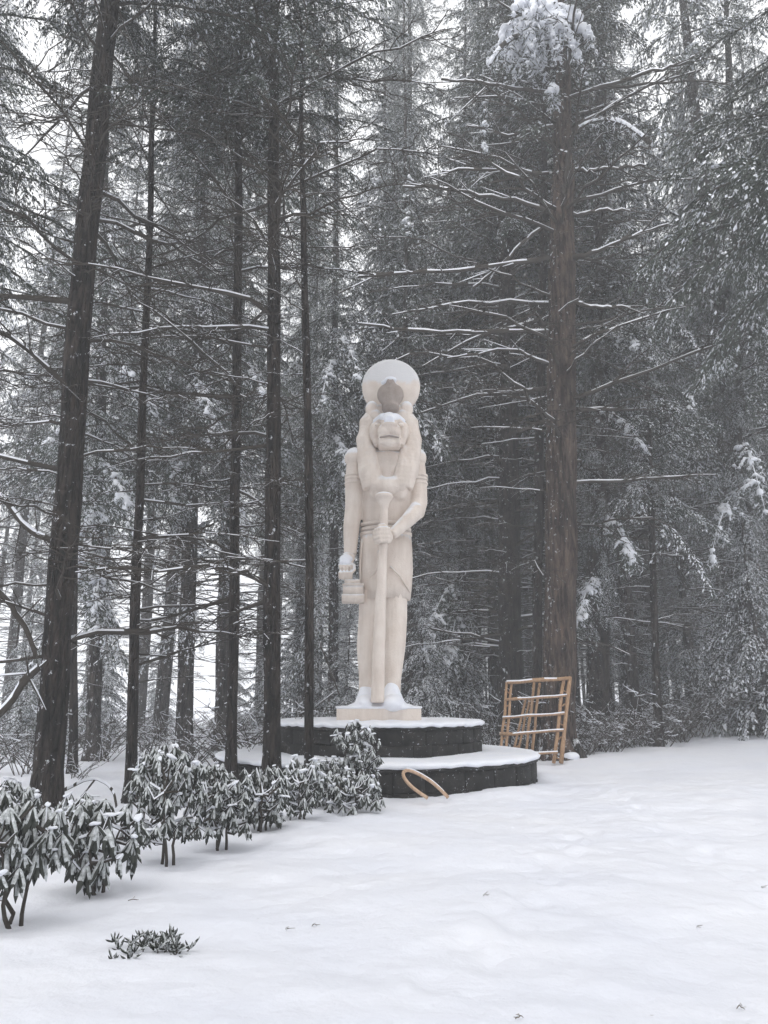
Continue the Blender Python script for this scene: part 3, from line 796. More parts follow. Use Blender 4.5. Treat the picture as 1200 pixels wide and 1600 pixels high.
K = key_tree
K([(75, 1225, 44), (89, 1000, 42), (111, 700, 39), (136, 350, 35), (172, 0, 29)], 11.5, 28, 'thick dark leaning trunk rising behind the nearest rhododendron', M_BARK_DARK, (2.2, 14, 50), (15, 60), dead_len=3.4, seed=11)
K([(205, 1215, 17), (210, 1000, 16), (220, 700, 13), (232, 400, 10), (238, 180, 8)], 13.2, 17, 'slender dark snow-flecked trunk leaning right beside the thick leaning trunk', M_BARK_DARK, (1.8, 14, 60), (14, 14), dead_len=3.0, live_len=1.8, dead_meshes=dead_thin, seed=12)
K([(362, 1185, 17), (366, 900, 16), (371, 500, 14), (373, 220, 12)], 14.2, 22, 'narrow brown trunk two to the left of the platform, nearly upright', M_BARK_DARK, (2, 14, 44), (14, 50), dead_len=3.0, seed=13)
K([(425, 1180, 27), (426, 900, 26), (427, 600, 22), (428, 300, 18), (428, 0, 14)], 12.9, 27, 'straight brown trunk covering the end of the stone platform', M_BARK_DARK, (3.0, 15.5, 64), (15.5, 60), dead_len=3.6, seed=14)
K([(484, 1200, 15), (483, 900, 14), (479, 550, 12), (473, 300, 9)], 12.6, 15, 'thin straight brown trunk standing in front of the upper tier', M_BARK_DARK, (2.8, 13, 34), (13.5, 12), dead_len=2.0, live_len=2.0, dead_meshes=dead_thin, seed=15)
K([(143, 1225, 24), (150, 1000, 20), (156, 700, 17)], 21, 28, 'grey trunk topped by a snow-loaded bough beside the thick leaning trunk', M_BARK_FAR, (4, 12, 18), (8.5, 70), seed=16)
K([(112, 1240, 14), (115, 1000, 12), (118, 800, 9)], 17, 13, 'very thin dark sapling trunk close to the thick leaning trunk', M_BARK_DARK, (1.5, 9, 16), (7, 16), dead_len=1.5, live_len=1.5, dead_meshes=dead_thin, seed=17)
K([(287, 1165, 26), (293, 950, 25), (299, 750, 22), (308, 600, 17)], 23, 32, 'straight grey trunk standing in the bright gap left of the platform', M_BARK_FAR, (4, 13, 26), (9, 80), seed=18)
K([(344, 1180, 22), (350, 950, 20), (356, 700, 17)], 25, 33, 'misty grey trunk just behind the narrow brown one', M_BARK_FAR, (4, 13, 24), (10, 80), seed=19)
K([(873, 1185, 52), (875, 1000, 50), (877, 700, 47), (878, 450, 42), (878, 330, 37), (880, 130, 24)], 20.6, 40, 'thickest reddish brown trunk with bare snowy limbs behind the timber frame', M_BARK_RED, (7, 22, 64), (23, 60), dead_len=4.2, dead_meshes=dead_big, seed=20)
K([(838, 1120, 15), (840, 900, 16), (844, 600, 15), (849, 350, 12)], 21.8, 34, 'thin dark trunk almost touching the thickest trunk', M_BARK_DARK, (6, 20, 40), (20, 60), dead_len=2.8, seed=21)
K([(797, 1120, 37), (796, 900, 35), (794, 600, 30), (790, 350, 22)], 24, 38, 'dark upright trunk between the statue and the thickest trunk', M_BARK_DARK, (2.6, 20, 130), (18, 90), dead_len=4.4, seed=22)
def ivy_tree(pix, D, H, label, seed):
    root, path = K(pix, D, H, label, M_BARK_DARK, (3, 8, 10), (12, 60), seed=seed)
    rng = np.random.default_rng(seed)
    for q in range(280):                                          # drooping short sprays hugging the trunk
        z = 3.6 + 13 * q / 280; c, r = interp_path(path, z); a = rng.uniform(0, 2 * math.pi)
        place('ivy_spray', bough_me[q % 8], root, c + np.array([math.cos(a), math.sin(a), 0]) * r, a, rng.uniform(-1.2, -.5), rng.uniform(.16, .34))
    return root
ivy_tree([(934, 1180, 34), (934, 900, 36), (936, 550, 34)], 23.5, 35, 'dark trunk wrapped in snowy climbing growth right of the thickest trunk', 23)
K([(1030, 1172, 13), (1022, 950, 11), (1012, 650, 9)], 22.5, 16, 'thin curved sapling trunk standing alone at the clearing edge', M_BARK_DARK, (3, 11, 30), (8, 26), dead_len=2.4, live_len=2.2, dead_meshes=dead_thin, seed=24)
ivy_tree([(1168, 1143, 21), (1163, 900, 22), (1152, 600, 24), (1148, 450, 20)], 25, 34, 'shaggy trunk with clinging growth near the bright end of the clearing', 25)
K([(1330, 1150, 44), (1335, 800, 40)], 15, 26, 'large tree whose dark boughs hang in over the clearing', M_BARK_DARK, None, (12.5, 100), live_len=4.6, seed=26)
K([(-160, 1250, 40), (-150, 800, 36)], 12, 24, 'tree beyond the thick leaning trunk with dark hanging boughs', M_BARK_DARK, (3, 10, 14), (10.5, 80), live_len=3.2, seed=27)
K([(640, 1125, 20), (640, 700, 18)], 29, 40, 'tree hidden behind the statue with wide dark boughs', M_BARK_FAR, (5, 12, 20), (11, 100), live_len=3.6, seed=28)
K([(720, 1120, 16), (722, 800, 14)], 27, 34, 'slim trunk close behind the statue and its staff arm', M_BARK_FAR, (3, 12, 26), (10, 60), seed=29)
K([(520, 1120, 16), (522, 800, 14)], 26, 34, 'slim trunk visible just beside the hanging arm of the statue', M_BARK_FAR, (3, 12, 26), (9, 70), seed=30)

# ------------------------------------------------------------------ the thickest trunk's named limbs
def big_limbs():
    root = [o for o in scene.objects if o.get('label', '').startswith('thickest reddish')][0]
    rng = np.random.default_rng(9)
    limbs = [([(860, 330), (800, 313), (740, 305), (690, 293), (630, 293)], -1.2, .05), ([(858, 272), (800, 268), (745, 265), (690, 268)], -.8, .045),
             ([(858, 404), (800, 412), (730, 424), (650, 428), (560, 433)], -1.5, .05), ([(858, 519), (790, 519), (700, 520), (620, 516), (560, 505)], -1.3, .045),
             ([(895, 405), (940, 390), (985, 372), (1045, 350)], -1.0, .055), ([(895, 335), (940, 330), (985, 328)], -.6, .045), ([(898, 268), (940, 266), (1010, 258)], -.8, .045),
             ([(900, 475), (940, 481), (985, 480)], -.8, .05), ([(890, 152), (960, 130), (1030, 110), (1090, 95)], -1.5, .05), ([(860, 145), (800, 137), (740, 128), (690, 125)], -1.0, .05),
             ([(858, 570), (800, 545), (700, 560)], -1, .035), ([(862, 200), (800, 212), (730, 195)], -.6, .04), ([(880, 310), (885, 270), (892, 220), (905, 195)], -.6, .09),
             ([(858, 350), (820, 375), (780, 420), (740, 450)], .4, .05)]
    for pts, dd, r in limbs:
        n = len(pts); P_ = np.array([W(x, y, 20.3 + dd * i / (n - 1)) for i, (x, y) in enumerate(pts)])
        ts = np.linspace(0, n - 1, 14); P2 = np.stack([np.interp(ts, np.arange(n), P_[:, q]) for q in range(3)], 1) + rng.normal(0, .02, (14, 3))
        mb = MB(); mb.tube(P2, np.linspace(r, r * .45, 14), 8, 0, 1, .07, thr=.15, rng=rng)
        for k in range(6):
            i = rng.integers(3, 13); d = unit(P2[i] - P2[i - 1]) + rng.normal(0, .5, 3); l = rng.uniform(.3, .9)
            mb.tube([P2[i], P2[i] + d * l * .5, P2[i] + d * l], [r * .35, r * .25, .006], 5, 0, 1, .03, thr=.15, rng=rng)
        part('branch', mb, [M_TWIG, M_SNOW], root)
    # the bent snow-loaded top bough hanging before the trunk
    def laden(cx, cy, D, w, h, n, lab):
        mb = MB(); core = MB()
        c = W(cx, cy, D); s = 1 / ppm(cx, cy, D)
        for k in range(n):
            a = rng.uniform(0, 2 * math.pi); rad = rng.uniform(.15, 1) * w * s / 2
            e = c + np.array([math.cos(a) * rad, math.sin(a) * rad * .8, -h * s * rng.uniform(.45, 1.0)])
            m_ = (c + e) / 2 + np.array([math.cos(a) * rad * .35, math.sin(a) * rad * .3, h * s * .28])
            t = np.linspace(0, 1, 15)[:, None]; q = (1 - t) ** 2 * c + 2 * t * (1 - t) * m_ + t ** 2 * e + rng.normal(0, .02, (15, 3))
            for j in range(15):
                rr = (.07 + .10 * math.sin(math.pi * min(1, j / 14 + .1))) * rng.uniform(.55, 1.2) * min(1, w * s / 1.6 + .3)
                core.ellipsoid(q[j] + rng.normal(0, .03, 3), (rr, rr, rr * .8), nu=10, nv=7)
            for j in range(3, 15):
                for _ in range(6):
                    d = unit(rng.normal(0, 1, 3) * [1, 1, .4] + [0, 0, -.9]); w_ = unit(np.cross(d, rng.normal(0, 1, 3)))
                    V, F = diamonds((q[j] + rng.normal(0, .07, 3) - [0, 0, .14])[None], (d * rng.uniform(.12, .30))[None], (w_ * .018)[None]); mb.add(V, F, 2 if rng.uniform() < .6 else 1)
        o = sculpt_part('snow_load', core, [M_SNOW], root, .045, 2)
        o = part('snowy_bough', mb, BM, root, True); o['label'] = lab
    laden(842, 12, 19.2, 175, 125, 46, 'drooping bough buried in thick white snow')
    laden(861, 140, 19.6, 34, 26, 6, 'small snow clump on the trunk')
    for (x0, y0, x1, y1, x2, y2, d0, d1) in ((905, 200, 960, 165, 1018, 228, 20.0, 18.8), (900, 60, 800, 30, 765, 100, 20.2, 18.6)):
        A, Bm, E = W(x0, y0, d0), W(x1, y1, (d0 + d1) / 2), W(x2, y2, d1)
        t = np.linspace(0, 1, 12)[:, None]; q = (1 - t) ** 2 * A + 2 * t * (1 - t) * (Bm * 1.0) + t ** 2 * E
        mb = MB(); mb.tube(q, np.linspace(.03, .06, 12), 8, 0, 1, .10, thr=-.2, rng=rng)
        for i in range(2, 12):
            for _ in range(26):
                d = unit(rng.normal(0, 1, 3) * [1, 1, .3] + [0, 0, -1.0]); w_ = unit(np.cross(d, rng.normal(0, 1, 3)))
                V, F = diamonds((q[i] + rng.normal(0, .09, 3))[None], (d * rng.uniform(.1, .3))[None], (w_ * .016)[None]); mb.add(V, F, 2 if rng.uniform() < .6 else 1)
        part('snowy_bough', mb, BM, root)
big_limbs()

def padded_boughs():
    """drooping boughs carrying thick pads of snow on their side twigs"""
    rng = np.random.default_rng(21)
    def owner(key): return [o for o in scene.objects if o.get('label', '').startswith(key)][0]
    A3, A4, A5 = 'straight grey trunk', 'grey trunk topped', 'misty grey trunk'
    L = [(A3, (303, 590), 22.8, (336, 690), 20.3, .75), (A3, (298, 690), 22.8, (250, 835), 20.6, .65), (A3, (300, 640), 22.8, (360, 700), 21, .5), (A5, (358, 745), 24.7, (382, 850), 22, .5),
         (A4, (156, 780), 20.8, (118, 905), 18.6, .75), (A4, (153, 850), 20.8, (150, 990), 18.4, .6), (A4, (157, 720), 20.8, (205, 830), 18.8, .7), (A4, (158, 640), 20.8, (70, 700), 19, .6),
         ('slim trunk visible', (524, 560), 25.8, (500, 640), 23, .6), ('slim trunk visible', (524, 520), 25.8, (560, 590), 23.5, .5), ('slim trunk visible', (521, 680), 25.8, (548, 770), 23, .5),
         ('tree hidden', (640, 560), 28.8, (672, 660), 25, .9), ('tree hidden', (640, 610), 28.8, (610, 480), 26, .5), ('slim trunk close', (722, 610), 26.8, (690, 700), 24, .7), ('slim trunk close', (721, 900), 26.8, (655, 1035), 23.2, .9),
         ('slim trunk close', (721, 940), 26.8, (700, 1060), 23.6, .8), ('dark upright', (790, 30), 23.8, (752, 245), 19.5, .55), ('tree hidden', (640, 190), 28.8, (640, 372), 23, .6), ('tree hidden', (640, 260), 28.8, (560, 330), 24, .8),
         ('dark trunk wrapped', (936, 800), 23.4, (990, 880), 21.2, .6), ('dark trunk wrapped', (936, 640), 23.4, (1005, 700), 21.5, .6), ('dark trunk wrapped', (935, 900), 23.4, (900, 985), 21.5, .5), ('dark trunk wrapped', (936, 520), 23.4, (1010, 560), 21, .7),
         ('shaggy trunk', (1158, 690), 24.8, (1196, 800), 22, .8), ('shaggy trunk', (1160, 760), 24.8, (1110, 880), 22.5, .7), ('shaggy trunk', (1153, 560), 24.8, (1075, 640), 22.5, .7), ('shaggy trunk', (1150, 460), 24.8, (1195, 520), 22, .8),
         ('grey trunk topped', (160, 560), 20.8, (235, 640), 18.8, .6), ('misty grey', (360, 560), 24.7, (410, 620), 22, .6)]
    for key, a, da, e, de, w in L:
        root = owner(key); A, E = W(*a, da), W(*e, de); ln = np.linalg.norm(E - A)
        mid = A * .45 + E * .55 + np.array([0, 0, .22 * ln])
        f = lambda t: (1 - t) ** 2 * A + 2 * t * (1 - t) * mid + t ** 2 * E
        mb = MB(); core = MB()
        mb.tube(np.array([f(t) for t in np.linspace(0, 1, 10)]), np.linspace(.04, .012, 10), 6, 0, 1, .03, rng=rng)
        dirv = unit(E - A); side = unit(np.cross(dirv, [0, 0, 1.]))
        for k in range(26):
            t = rng.uniform(.12, 1) ; c = f(t); sg = rng.choice([-1, 1]); hv = rng.uniform(.25, .8)
            fl = w * (1.15 - t) ** .4 * rng.uniform(.3, 1.25); d = unit(side * sg * rng.uniform(.5, 1) + dirv * rng.uniform(.1, 1.6) + [0, 0, rng.uniform(-.5, .1)])
            for u in np.linspace(0, 1, 8):
                p = c + d * fl * u - np.array([0, 0, fl * .55 * u * u]) + rng.normal(0, .012, 3)
                if rng.uniform() < hv:
                    r_ = (.028 + .045 * math.sin(math.pi * min(1, u * .8 + .2))) * rng.uniform(.5, 1.6)
                    core.ellipsoid(p + [0, 0, .03], (r_, r_, r_ * .75), nu=8, nv=6)
                for _ in range(9):
                    dd = unit(rng.normal(0, 1, 3) * [1, 1, .3] + [0, 0, -.9] + d * .5); ww = unit(np.cross(dd, rng.normal(0, 1, 3)))
                    V, F = diamonds((p + rng.normal(0, .06, 3) - [0, 0, .01])[None], (dd * rng.uniform(.08, .22))[None], (ww * .014)[None]); mb.add(V, F, 2 if rng.uniform() < .72 else 1)
        o = part('snowy_bough', mb, BM, root)
        sculpt_part('snow_load', core, [M_SNOW], root, .04, 1, parent=o)['kind'] = 'stuff'
padded_boughs()

# ------------------------------------------------------------------ forest behind: whole trees sharing a few crowns
lean_b = [bough(400 + k, 2.9, .1, .55, .75, 9, 1.6, .62, 1.4).arrays() for k in range(5)]
lean_s = [bough(420 + k, 2.9, .1, .65, .7, 9, 2.0, 1.3, 1.2).arrays() for k in range(3)]
lean_d = [dead_branch(450 + k, 3.0, .022, .05, .15, 10).arrays() for k in range(4)]
def T4(pos, az_, tilt, s):
    M = Matrix.Translation(Vector(pos)) @ Matrix.Rotation(az_, 4, 'Z') @ Matrix.Rotation(-tilt, 4, 'Y') @ Matrix.Diagonal((s, s, s, 1))
    return np.array(M)
def forest_meshes(seed, H, r0, d_lo, c_lo, blen, wh=.62, per=3, young=False):
    rng = np.random.default_rng(seed)
    t = MB(); zs = np.linspace(-.4, H, 22)
    cx = np.cumsum(rng.normal(0, .035, 22)); cy_ = np.cumsum(rng.normal(0, .03, 22))
    pts = np.stack([cx - cx[0], cy_ - cy_[0], zs], 1)
    t.tube(pts, r0 * (1 - np.clip(zs, 0, H) / H * .9), 10, 0, noise=.03, rng=rng)
    d = MB()
    for k in range(int((c_lo + 2 - d_lo) * 4.5)):
        z = rng.uniform(d_lo, c_lo + 2); d.merge(lean_d[rng.integers(4)], T4((np.interp(z, zs, pts[:, 0]), np.interp(z, zs, pts[:, 1]), z), rng.uniform(0, 6.28), rng.uniform(-.15, .25), rng.uniform(.4, 1.1) * blen / 3))
    c = MB(); z = c_lo; k = 0
    while z < H - .3:
        f = (z - c_lo) / (H - c_lo)
        for q in range(per):
            k += 1
            zz = z + rng.uniform(-.25, .25)
            c.merge((lean_s if young or rng.uniform() < .36 else lean_b)[rng.integers(3)], T4((np.interp(zz, zs, pts[:, 0]), np.interp(zz, zs, pts[:, 1]), zz), k * 2.4 + rng.uniform(-.4, .4), rng.uniform(-.2, .2) + .25 * f, max(.2, blen * (1 - f * .85) * rng.uniform(.7, 1.15) / 2.9)))
        z += wh * (1 if young else 1 - .3 * f)
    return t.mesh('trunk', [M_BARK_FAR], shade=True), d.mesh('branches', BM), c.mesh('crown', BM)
FT = [forest_meshes(500, 38, .24, 2.0, 12, 3.3), forest_meshes(501, 33, .17, 2.5, 11, 2.8), forest_meshes(502, 42, .32, 3, 14, 3.6),
      forest_meshes(503, 30, .14, 1.5, 9.5, 2.5), forest_meshes(504, 36, .20, 2.0, 10.5, 3.0)]
YT = [forest_meshes(510, 5.5, .06, .3, .4, 1.5, .30, 5, True), forest_meshes(511, 8.5, .09, .5, .8, 2.0, .38, 5, True), forest_meshes(512, 3.2, .04, .2, .2, 1.0, .25, 5, True)]
def tree_copy(ms, name, x, y, rz, s, label, cat='tree', group=None):
    root = link(name, None, None, (x, y, float(ground_z(x, y)))); root.rotation_euler.z = rz; root.scale = (s, s, s)
    tag(root, label, cat, group)
    for nm, me in zip(('trunk', 'branches', 'crown'), ms):
        o = link(nm, me, root)
        if nm != 'trunk': o['kind'] = 'stuff'
    return root
rng = np.random.default_rng(42)
taken = []
def clear_of(x, y, d):
    return all((x - a) ** 2 + (y - b) ** 2 > d * d for a, b in taken)
cnt = 0
for k in range(9000):
    y = 25 + 80 * rng.uniform() ** 1.0; x = rng.uniform(-.62, .66) * y
    px = 600 + x / (y * CP) * FPX
    dmin = 3.2 if x > 0 else 5.0
    if y < 40: dmin = 3.0 if x > 0 else 4.4
    if 262 < px < 345 and y > 26: continue                        # the bright gap
    if px < 470 and y > 54: continue
    if x > 12 and y < 27: continue
    if not clear_of(x, y, dmin): continue
    taken.append((x, y)); i = rng.integers(5)
    far = y > 48
    side = 'beyond the shrubs' if px < 440 else ('behind the statue' if px < 760 else 'beyond the right edge of the clearing')
    side = {'beyond the shrubs': 'beyond the rhododendrons', 'behind the statue': 'behind the statue'}.get(side, 'behind the timber frame side')
    adj = ('medium', 'slim', 'stout', 'very thin', 'low-branched')[i]
    label = (adj + ' misty conifer deep in the forest ' if far else adj + ' snowy conifer in the middle rows ') + side
    g = ('misty far conifers ' if far else 'middle rows of conifers ') + side
    tree_copy(FT[i], 'forest_conifer', x, y, rng.uniform(0, 6.28), rng.uniform(.8, 1.15), label, 'tree', g)
    cnt += 1
    if cnt >= 262: break
print('forest trees', cnt)
# unseen trees added behind and beside the camera to shade the near snow
for k, (x, y) in enumerate(((-5, -2), (5, -1.5), (-2, -5), (3, -6), (9, -6), (-9, -6), (-12, 3), (12, 2), (0, -10), (-6, -11), (7, -12), (14, 8))):
    tree_copy(FT[k % 5], 'forest_conifer', x, y, k * 1.3, 1.0, 'unseen conifer added round the near side of the clearing for its shade', 'tree', 'unseen shading conifers round the near side')
# young snowy conifers
for k, (px, D, i, s, lab) in enumerate(((668, 23.5, 0, .95, 'young snow-covered conifer behind the statue and right of its legs'), (1195, 24, 1, 1.0, 'young snowy conifer at the far bright end of the clearing'),
        (700, 26.5, 1, .9, 'taller young conifer behind the small snow-covered one'), (960, 27, 2, 1.1, 'small young conifer under the growth-wrapped trunk'), (1090, 29, 1, .95, 'young conifer between the thin curved sapling and the shaggy trunk'),
        (545, 25, 0, .9, 'young conifer filling the space under the hanging hand'), (1010, 33, 0, 1.0, 'young conifer far behind the thin curved sapling'), (30, 22, 0, .9, 'young conifer at the outer edge behind the thick leaning trunk'),
        (760, 30, 2, 1.2, 'small conifer half hidden behind the dark upright trunk'), (1140, 36, 1, 1.0, 'young conifer deep behind the shaggy trunk'))):
    c = W(px, 1100, D)
    tree_copy(YT[i], 'young_conifer', c[0], D, k * 2.1, s, lab, 'tree', 'young conifers')

yr = np.random.default_rng(88)
for k in range(22):
    px = yr.uniform(-20, 540); D = yr.uniform(24, 52); c = W(px, 1100, D)
    if not clear_of(c[0], D, 1.2) or 285 < px < 335: continue
    tree_copy(YT[yr.integers(3)], 'young_conifer', c[0], D, yr.uniform(0, 6), yr.uniform(.6, 1.0), 'young snow-loaded conifer under the tall trees beyond the rhododendrons', 'tree', 'young conifers beyond the rhododendrons')

# ------------------------------------------------------------------ brushwood at the forest edge
def brush(seed, h, n, spread):
    rng = np.random.default_rng(seed); mb = MB()
    for k in range(n):
        a = rng.uniform(0, 6.28); b = np.array([rng.normal(0, .15), rng.normal(0, .15), 0]); l = h * rng.uniform(.5, 1.1)
        lean = spread * rng.uniform(.2, 1); d = np.array([math.cos(a) * lean, math.sin(a) * lean, 1.]); d /= np.linalg.norm(d)
        p = [b + d * l * t + np.array([math.cos(a), math.sin(a), -.6]) * .25 * l * t ** 2 + rng.normal(0, .03, 3) * t for t in np.linspace(0, 1, 5)]
        mb.tube(p, np.linspace(.012, .004, 5), 4, 0, 1, .012, thr=.1, caps=False, rng=rng)
        for j in range(5):
            i = rng.integers(1, 5); e = p[i] + np.array([rng.normal(0, .3), rng.normal(0, .3), rng.uniform(-.05, .25)]) * l * .5
            mb.tube([p[i], (p[i] + e) / 2 + rng.normal(0, .03, 3), e], [.007, .006, .003], 4, 0, 1, .016, thr=.0, caps=False, rng=rng)
    return mb.mesh('bare_thicket', BM)
brush_me = [brush(600 + k, 1.3 + .3 * k, 16, .9) for k in range(4)]
rng = np.random.default_rng(77)
spots = []
for k in range(64): 
    px = rng.uniform(880, 1260); spots.append((px, 20.6 + (px - 900) / 300 * 4.2 + rng.exponential(1.6)))
for k in range(22): spots.append((rng.uniform(640, 880), rng.uniform(21, 30)))
for k in range(56): spots.append((rng.uniform(-60, 520), rng.uniform(16, 38)))
for k, (px, D) in enumerate(spots):
    c = W(px, 1100, D); o = link('bare_thicket', brush_me[k % 4], None, (c[0], D, float(ground_z(c[0], D)) - .05))
    o.rotation_euler.z = rng.uniform(0, 6.28); o.scale = (1, 1, 1); sc = rng.uniform(.45, 1.15); o.scale = (sc, sc, sc)
    right = px > 600
    tag(o, ('low ' if sc < .75 else 'tall ') + 'bare snowy thicket along the forest edge past the timber frame' if right else ('low ' if sc < .75 else 'tall ') + 'bare snowy thicket under the trees beyond the rhododendrons', 'bush', 'thickets past the timber frame' if right else 'thickets beyond the rhododendrons')

# ------------------------------------------------------------------ rhododendrons
def mk_leaf_mats():
    m, nt, b = newmat('rhododendron_leaf')
    v = coords(nt); n = noise_node(nt, 9, 3, v); r = ramp(nt, n.outputs[0], [(.3, (0.018, 0.022, 0.018)), (.7, (0.055, 0.060, 0.050))])
    nt.links.new(r.outputs[0], b.inputs['Base Color']); b.inputs['Roughness'].default_value = .5
    m2, nt, b = newmat('leaf_frost')
    v = coords(nt); n = noise_node(nt, 26, 4, v, .7); r = ramp(nt, n.outputs[0], [(.30, (0.15, 0.16, 0.155)), (.46, (0.42, 0.44, 0.44)), (.68, (0.72, 0.74, 0.76))])
    nt.links.new(r.outputs[0], b.inputs['Base Color']); bump(nt, b, n.outputs[0], .5, .01)
    return m, m2
M_LEAF, M_FROST = mk_leaf_mats()
LEAF_ARR = {}
def leaf_mesh(seed, L, w, curl, bend, cover):
    """curled hanging leaf along +X, back of the leaf up; frost on the raised back"""
    rng = np.random.default_rng(seed)
    ns = 6; s = np.linspace(0, 1, ns); prof = np.sin(np.pi * np.clip(s * .93 + .05, 0, 1)) ** .42 * w
    prof[0] = w * .12; prof[-1] = w * .08
    ang = np.radians(np.array([-1, -.55, -.2, .2, .55, 1]) * curl)
    V = []
    for i in range(ns):
        for k, a in enumerate(ang):
            y = math.sin(a) * prof[i]; z = (math.cos(a) - 1) * prof[i]
            if 1 <= k <= 4 and cover > .3 and 0 < i < ns - 1: z += .010 * rng.uniform(.5, 1.3)
            V.append((L * s[i], y, z - bend * L * s[i] ** 2))
    F = []; M = []
    for i in range(ns - 1):
        for k in range(5):
            F.append((i * 6 + k, (i + 1) * 6 + k, (i + 1) * 6 + k + 1, i * 6 + k + 1))
            M.append(1 if ((1 <= k <= 3 or (cover == 1 and rng.uniform() < .45)) and s[i] < cover) else 0)
    mb = MB(); mb.add(V, F, M)
    me = mb.mesh('leaf', [M_LEAF, M_FROST], shade=True); LEAF_ARR[me.name] = mb.arrays()
    return me
leafs = [leaf_mesh(700 + k, random.uniform(.16, .24), random.uniform(.017, .023), random.choice([95, 115, 135]), random.uniform(.05, .25), random.choice([1, 1, .8, .55, 1, .7])) for k in range(12)]
bare_leafs = [leaf_mesh(720 + k, .17, .017, 120, .1, 0) for k in range(4)]
def snow_blob(seed, r):
    mb = MB(); rng = np.random.default_rng(seed)
    for _ in range(4): mb.ellipsoid(rng.normal(0, r * .5, 3) * [1.3, .8, .35], (r * rng.uniform(.5, 1.3), r * rng.uniform(.4, .7), r * .30), nu=10, nv=6)
    me = sculpt(mb, r * .22, 3); me.materials.clear(); me.materials.append(M_SNOW); me.name = 'snow_clump'; return me
blobs = [snow_blob(k, .07) for k in range(4)]
def rhodo(px, py, D, box, n_whorl, label, seed, stems=3):
    """box: photo pixels (x0, y0, x1, y1) that the leaves fill at that distance"""
    rng = np.random.default_rng(seed)
    base = W(px, py, D); base[2] = float(ground_z(base[0], D)) - .02
    root = thing('rhododendron', base, label, 'shrub', 'rhododendrons beside the clearing')
    lo = W(box[0], box[3], D); hi = W(box[2], box[1], D)
    cx, rx = (lo[0] + hi[0]) / 2, (hi[0] - lo[0]) / 2; zlo, zhi = lo[2], hi[2]
    ends = []
    tries = 0
    fine = 1.0 if D < 8 else .78
    n_whorl = int(n_whorl * (1.7 if D < 8 else 2.6))
    while len(ends) < n_whorl and tries < 9000:
        tries += 1
        u, v, w_ = rng.uniform(-1, 1, 3)
        if u * u + v * v > 1: continue
        topz = zlo + (zhi - zlo) * (1 - .25 * (u * u + v * v)) 
        z = zlo + .14 + (topz - zlo - .14) * (abs(w_) ** .75)
        p = np.array([cx + rx * u * .88, D + min(rx, .55) * v * .9, z])
        if all(np.linalg.norm(p - e) > (.10 if D < 8 else .08) for e in ends): ends.append(p)
    # stems: forked, from the base; each end is carried by a twig off the nearest stem
    st_ends = []
    for k in range(stems):
        a = 2 * math.pi * k / stems + rng.uniform(0, 1)
        s0 = base + np.array([math.cos(a) * .06, math.sin(a) * .06, 0])
        e = np.array([cx + rx * .5 * math.cos(a), D + .3 * math.sin(a), zlo + (zhi - zlo) * .55])
        t = np.linspace(0, 1, 7)[:, None]; mid = s0 * .5 + e * .5 + np.array([-.1 * math.cos(a), 0, -.06]) 
        q = (1 - t) ** 2 * s0 + 2 * t * (1 - t) * mid + t ** 2 * e + rng.normal(0, .012, (7, 3)) * (t > 0)
        m = MB(); m.tube(q, np.linspace(.017, .008, 7), 7, 0, 1, .008, thr=.55, rng=rng); part('stem', m, [M_TWIG, M_SNOW], root)
        st_ends.append(q)
    allp = np.concatenate(st_ends)
    tw = MB(); cnt = 0; extra = MB()
    for e in ends:
        dd = np.linalg.norm(allp - e, axis=1) + np.where(allp[:, 2] > e[2], 1.0, 0)
        s0 = allp[np.argmin(dd)]
        mid = (s0 + e) / 2 + np.array([0, 0, -.05]) + rng.normal(0, .02, 3)
        tw.tube([s0, mid, e], [.009, .007, .006], 5, 0, 1, .02, thr=.2, rng=rng, caps=False)
        nl = rng.integers(7, 13); ws = rng.uniform(.65, 1.15) * fine; a0 = rng.uniform(0, 6.28)
        for k in range(nl):
            a = a0 + k * 2 * math.pi / nl + rng.uniform(-.25, .25)
            me = leafs[rng.integers(12)] if rng.uniform() < .85 else bare_leafs[rng.integers(4)]
            tl_, sc_ = -rng.uniform(.7, 1.5), ws * rng.uniform(.75, 1.15)
            if cnt < 300: place('leaf', me, root, e, a, tl_, sc_, rng.uniform(-.3, .3)); cnt += 1
            else: extra.merge(LEAF_ARR[me.name], T4(e, a, tl_, sc_))
        if rng.uniform() < .4:
            place('snow_clump', blobs[rng.integers(4)], root, e + np.array([0, 0, .015]), rng.uniform(0, 6), rng.uniform(-.7, .1), rng.uniform(.3, .8))
    o = part('twigs', tw, [M_TWIG, M_SNOW], root); o['kind'] = 'stuff'
    if extra.n: part('foliage', extra, [M_LEAF, M_FROST], root, True)['kind'] = 'stuff'
rhodo(20, 1440, 6.2, (-75, 1225, 118, 1410), 34, 'nearest rhododendron with big frosted drooping leaves and a forked base', 31, 3)
rhodo(150, 1392, 7.2, (70, 1240, 228, 1372), 28, 'rhododendron on thin bare stems beside the nearest one', 32, 4)
rhodo(262, 1350, 8.3, (200, 1160, 335, 1335), 36, 'tall rhododendron with one stem base in the middle of the row', 33, 3)
rhodo(345, 1325, 9.2, (295, 1182, 400, 1315), 34, 'wide rhododendron next to the tall one in the row', 34, 3)
rhodo(408, 1302, 10.2, (375, 1188, 455, 1300), 30, 'rhododendron at the foot of the straight brown trunk', 35, 3)
rhodo(470, 1282, 11.0, (430, 1175, 515, 1280), 30, 'low rhododendron in front of the thin straight trunk', 36, 3)
rhodo(556, 1268, 11.8, (505, 1200, 605, 1270), 26, 'low rhododendron at the end of the row near the hoop', 37, 3)
rhodo(552, 1262, 12.4, (515, 1115, 600, 1225), 28, 'upright rhododendron standing against the dark stone tiers', 38, 2)
rhodo(20, 1300, 9.0, (-70, 1215, 75, 1320), 26, 'rhododendron half hidden behind the nearest one', 39, 3)
